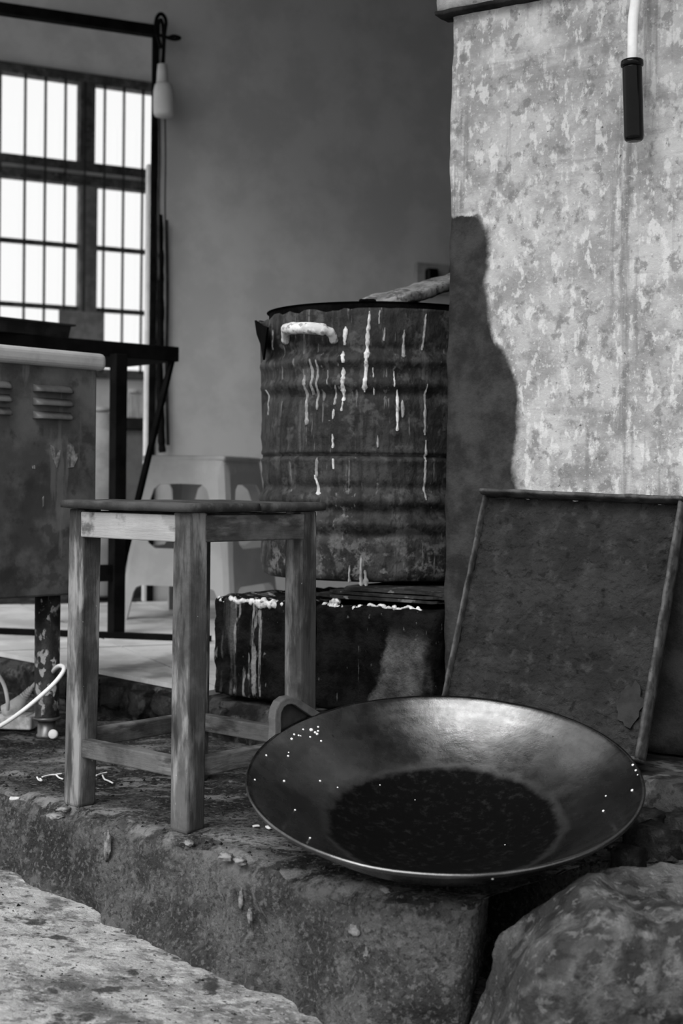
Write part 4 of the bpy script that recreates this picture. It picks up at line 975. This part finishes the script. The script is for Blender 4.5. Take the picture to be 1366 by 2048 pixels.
# ------------------------------------------------------------------ black handle hanging on a white tube before the wall
Yh = 2.30
h0 = at(1268, 282, Yh); h1 = at(1264, 120, Yh)
hh = tag(empty('hanging_tool', (h0.x, h0.y, h0.z)), 'glossy black cylindrical grip hanging from a white tube before the plaster wall', 'tool')
L_ = (h1 - h0).length; ax = (h1 - h0).normalized()
def axp(t, off=Vector((0, 0, 0))): return ax * (L_ * t) + off
MB().tube([axp(0), axp(0.02), axp(0.06), axp(0.9), axp(0.92)], [0.0125, 0.015, 0.0158, 0.0158, 0.0158], 28).build('grip', M['bakelite'], hh, smooth=True)
MB().tube([axp(0.915), axp(0.925), axp(0.985), axp(1.0)], [0.0165, 0.0182, 0.0182, 0.016], 28).build('collar', M['bakelite'], hh, smooth=True)
MB().tube([axp(-0.012), axp(0.004)], [0.006, 0.007], 14).build('end_screw', M['steel'], hh, smooth=True)
tpth = [at(1264.5, 124, Yh) - h0, at(1265, 90, Yh) - h0, at(1266, 40, Yh) - h0, at(1271, 0, Yh) - h0, at(1276, -60, Yh) - h0, at(1278, -160, Yh + .01) - h0, at(1278, -230, Yh + .05) - h0, at(1278, -250, Yh + .12) - h0]
MB().tube(smooth_path(tpth, 6), 0.0082, 16).build('white_tube', M['white_paint'], hh, smooth=True)

# ------------------------------------------------------------------ hanging bulb, cords and socket on the inner wall
YB = 4.93
lt = at(327, 70, YB)
lb = tag(empty('hanging_bulb', (lt.x, lt.y, lt.z)), 'unlit white bulb in a pale socket tied up beside the door frame', 'lamp')
def lpx(u, v, dy=0.0): return at(u, v, YB + dy) - lt
MB().tube(smooth_path([lpx(322, 96), lpx(312, 60), lpx(313, 38), lpx(320, 28), lpx(328, 32), lpx(332, 45), lpx(329, 70), lpx(326, 128)], 8), 0.0065, 10).tube(smooth_path([lpx(316, 70), lpx(318, 45), lpx(323, 40), lpx(326, 60), lpx(327, 100), lpx(324, 130)], 8), 0.0055, 10).build('cord', M['black_frame'], lb, smooth=True)
MB().tube(smooth_path([lpx(283, 65), lpx(300, 66), lpx(318, 70), lpx(335, 75), lpx(348, 72), lpx(360, 76), lpx(350, 79), lpx(335, 76)], 8), 0.0055, 10).build('knot', M['black_frame'], lb, smooth=True)
s0 = lpx(325, 128); s1 = lpx(325, 168)
MB().tube([s0, s0 * .97 + s1 * .03, s0 * .6 + s1 * .4, s1], [0.012, 0.017, 0.019, 0.021], 20).build('socket', M['glass_frost'], lb, smooth=True)
bt_, bb_ = lpx(327, 168), lpx(329, 236)
MB().tube([bt_ + (bb_ - bt_) * t for t in (0, .04, .2, .45, .7, .86, .95, 1.0)], [0.027, 0.031, 0.0355, 0.0375, 0.0385, 0.038, 0.033, 0.012], 24).build('bulb', M['glass_frost'], lb, smooth=True)
for k, (ua, ub, ve) in enumerate(((318, 318, 560), (330, 331, 460))):
    MB().tube(smooth_path([at(ua, 225, YB + .02) - lt, at(ua + 1, 320, YB + .03) - lt, at(ub - 1, 400, YB + .03) - lt, at(ub, ve, YB + .03) - lt], 8), 0.0045 if k == 0 else 0.003, 8).build('pull_cord', M['iron'], lb, smooth=True)
cpts = [at(318, 430, 4.97), at(320, 520, 4.97), at(321, 640, 4.975), at(319, 760, 4.975), at(323, 880, 4.975), at(325, 905, 4.975)]
cn_ = MB(); cs = smooth_path(cpts, 14)
cn_.tube(cs, [0.013 + 0.004 * nz((i * .25, 1, 1), 1, 3) for i in range(len(cs))], 10)
tag(cn_.build('wall_conduit', M['black_frame'], smooth=True), 'lumpy dark conduit running down beside the door frame', 'conduit')
cpts = [at(333, 440, 5.0), at(335, 600, 5.0), at(333, 740, 5.0), at(336, 890, 5.0)]
tag(MB().tube(smooth_path(cpts, 14), 0.006, 8).build('thin_wall_cable', M['iron'], smooth=True), 'thin grey cable right of the dark conduit on the inner wall', 'cable')
Pw = at_plane(852, 552, B0, -BI); xw = (Pw - B0).dot(BD)
so_ = tag(empty('wall_socket', (B0.x + BD.x * xw, B0.y + BD.y * xw, Pw.z), BROT), 'grey socket box with a black plug on the inner wall above the drum', 'socket')
MB().box(-0.055, 0.085, -0.03, -0.0005, -0.07, 0.045).build('box', M['inner_grey'], so_, bevel=0.004)
MB().box(-0.022, 0.022, -0.065, -0.028, -0.05, 0.022).build('plug', M['bakelite'], so_, bevel=0.008, seg=3)

# ------------------------------------------------------------------ litter on the kerb platform
def ktop(u, v): return at_z(u, v, 0.003)
for i, pts in enumerate([[(74, 1556), (78, 1562), (84, 1563), (80, 1559)], [(84, 1556), (100, 1552), (112, 1551), (124, 1549)], [(112, 1551), (118, 1557), (126, 1560)], [(205, 1552), (209, 1560), (216, 1563), (226, 1568)], [(192, 1553), (204, 1549), (214, 1547)]]):
    w = [ktop(*p) + Vector((0, 0, 0.0015)) for p in pts]
    tag(MB().tube(smooth_path(w, 5), 0.0016, 6).build('noodle_scrap', M['chip'], smooth=True),
        ['curled pale noodle scrap left of the stool leg', 'long straight pale noodle scrap left of the stool leg', 'short bent pale noodle scrap against the stool leg', 'crooked pale noodle scrap under the stool', 'faint straight noodle scrap just right of the left stool leg'][i], 'scrap', 'noodle scraps on the platform')
for i, (u, v, s) in enumerate([(18, 1602, .010), (440, 1409, .010), (1003 * 0 + 548, 1660, .008), (520, 1655, .007)]):
    o = noisy_box('pale_chip', (s * 1.6, s, s * .45), (5, 5, 3), M['chip'], s * .2, 60, rnd=s * .18, seed=i)
    p = at_z(u, v, 0.0) if i != 1 else at_z(u, v, 0.002); o.location = (p.x, p.y, 0.001); o.rotation_euler = (0, 0, i * 1.1)
    tag(o, ['flat pale chip near the left end of the kerb top', 'pale chip in the dark below the soot-black block', 'pale chip by the left rim of the wok', 'tiny pale chip left of the wok rim on the kerb'][i], 'chip')
def grit(name, spots, m, label, zfn, smin, smax):
    mb = MB()
    for (x, y) in spots:
        s = random.uniform(smin, smax); z = zfn(x, y); a = random.random() * 6.28
        vs = [Vector((x + s * math.cos(a + k * 2.1) * random.uniform(.7, 1.3), y + s * math.sin(a + k * 2.1) * random.uniform(.7, 1.3), z - 0.001)) for k in range(3)] + [Vector((x, y, z + s * random.uniform(.3, .7)))]
        mb.add(vs, [(0, 1, 3), (1, 2, 3), (2, 0, 3), (2, 1, 0)])
    return tag(mb.build(name, m), label, 'grit', kind='stuff')
sp = []
for _ in range(900):
    s = random.uniform(-0.6, 0.75); o = -abs(random.gauss(0.0, 0.25)); p = K0 + KD * s + KN * (o - 0.01)
    if nz(p, 7, 3, 4) > -0.1: sp.append((p.x, p.y))
grit('kerb_grit', sp, M['grit'], 'dark grit and flakes scattered over the kerb platform', lambda x, y: 0.002, 0.0012, 0.005)
sp = []
for _ in range(1300):
    p = K0 + KD * random.uniform(-0.7, 0.8) + KN * random.uniform(0.04, 0.6)
    if nz(p, 6, 3, 8) > 0.0: sp.append((p.x, p.y))
grit('street_grit', sp, M['grit'], 'dark grit scattered over the pale street concrete', gz, 0.001, 0.0045)
sp = []
for _ in range(240):
    p = S0 + SD * random.uniform(0.9, 1.6) + SN * abs(random.gauss(0, 0.12)); sp.append((p.x, p.y))
grit('rubble_grit', sp, M['stone'], 'loose rubble crumbs at the foot of the step beside the wok', lambda x, y: 0.002, 0.004, 0.012)
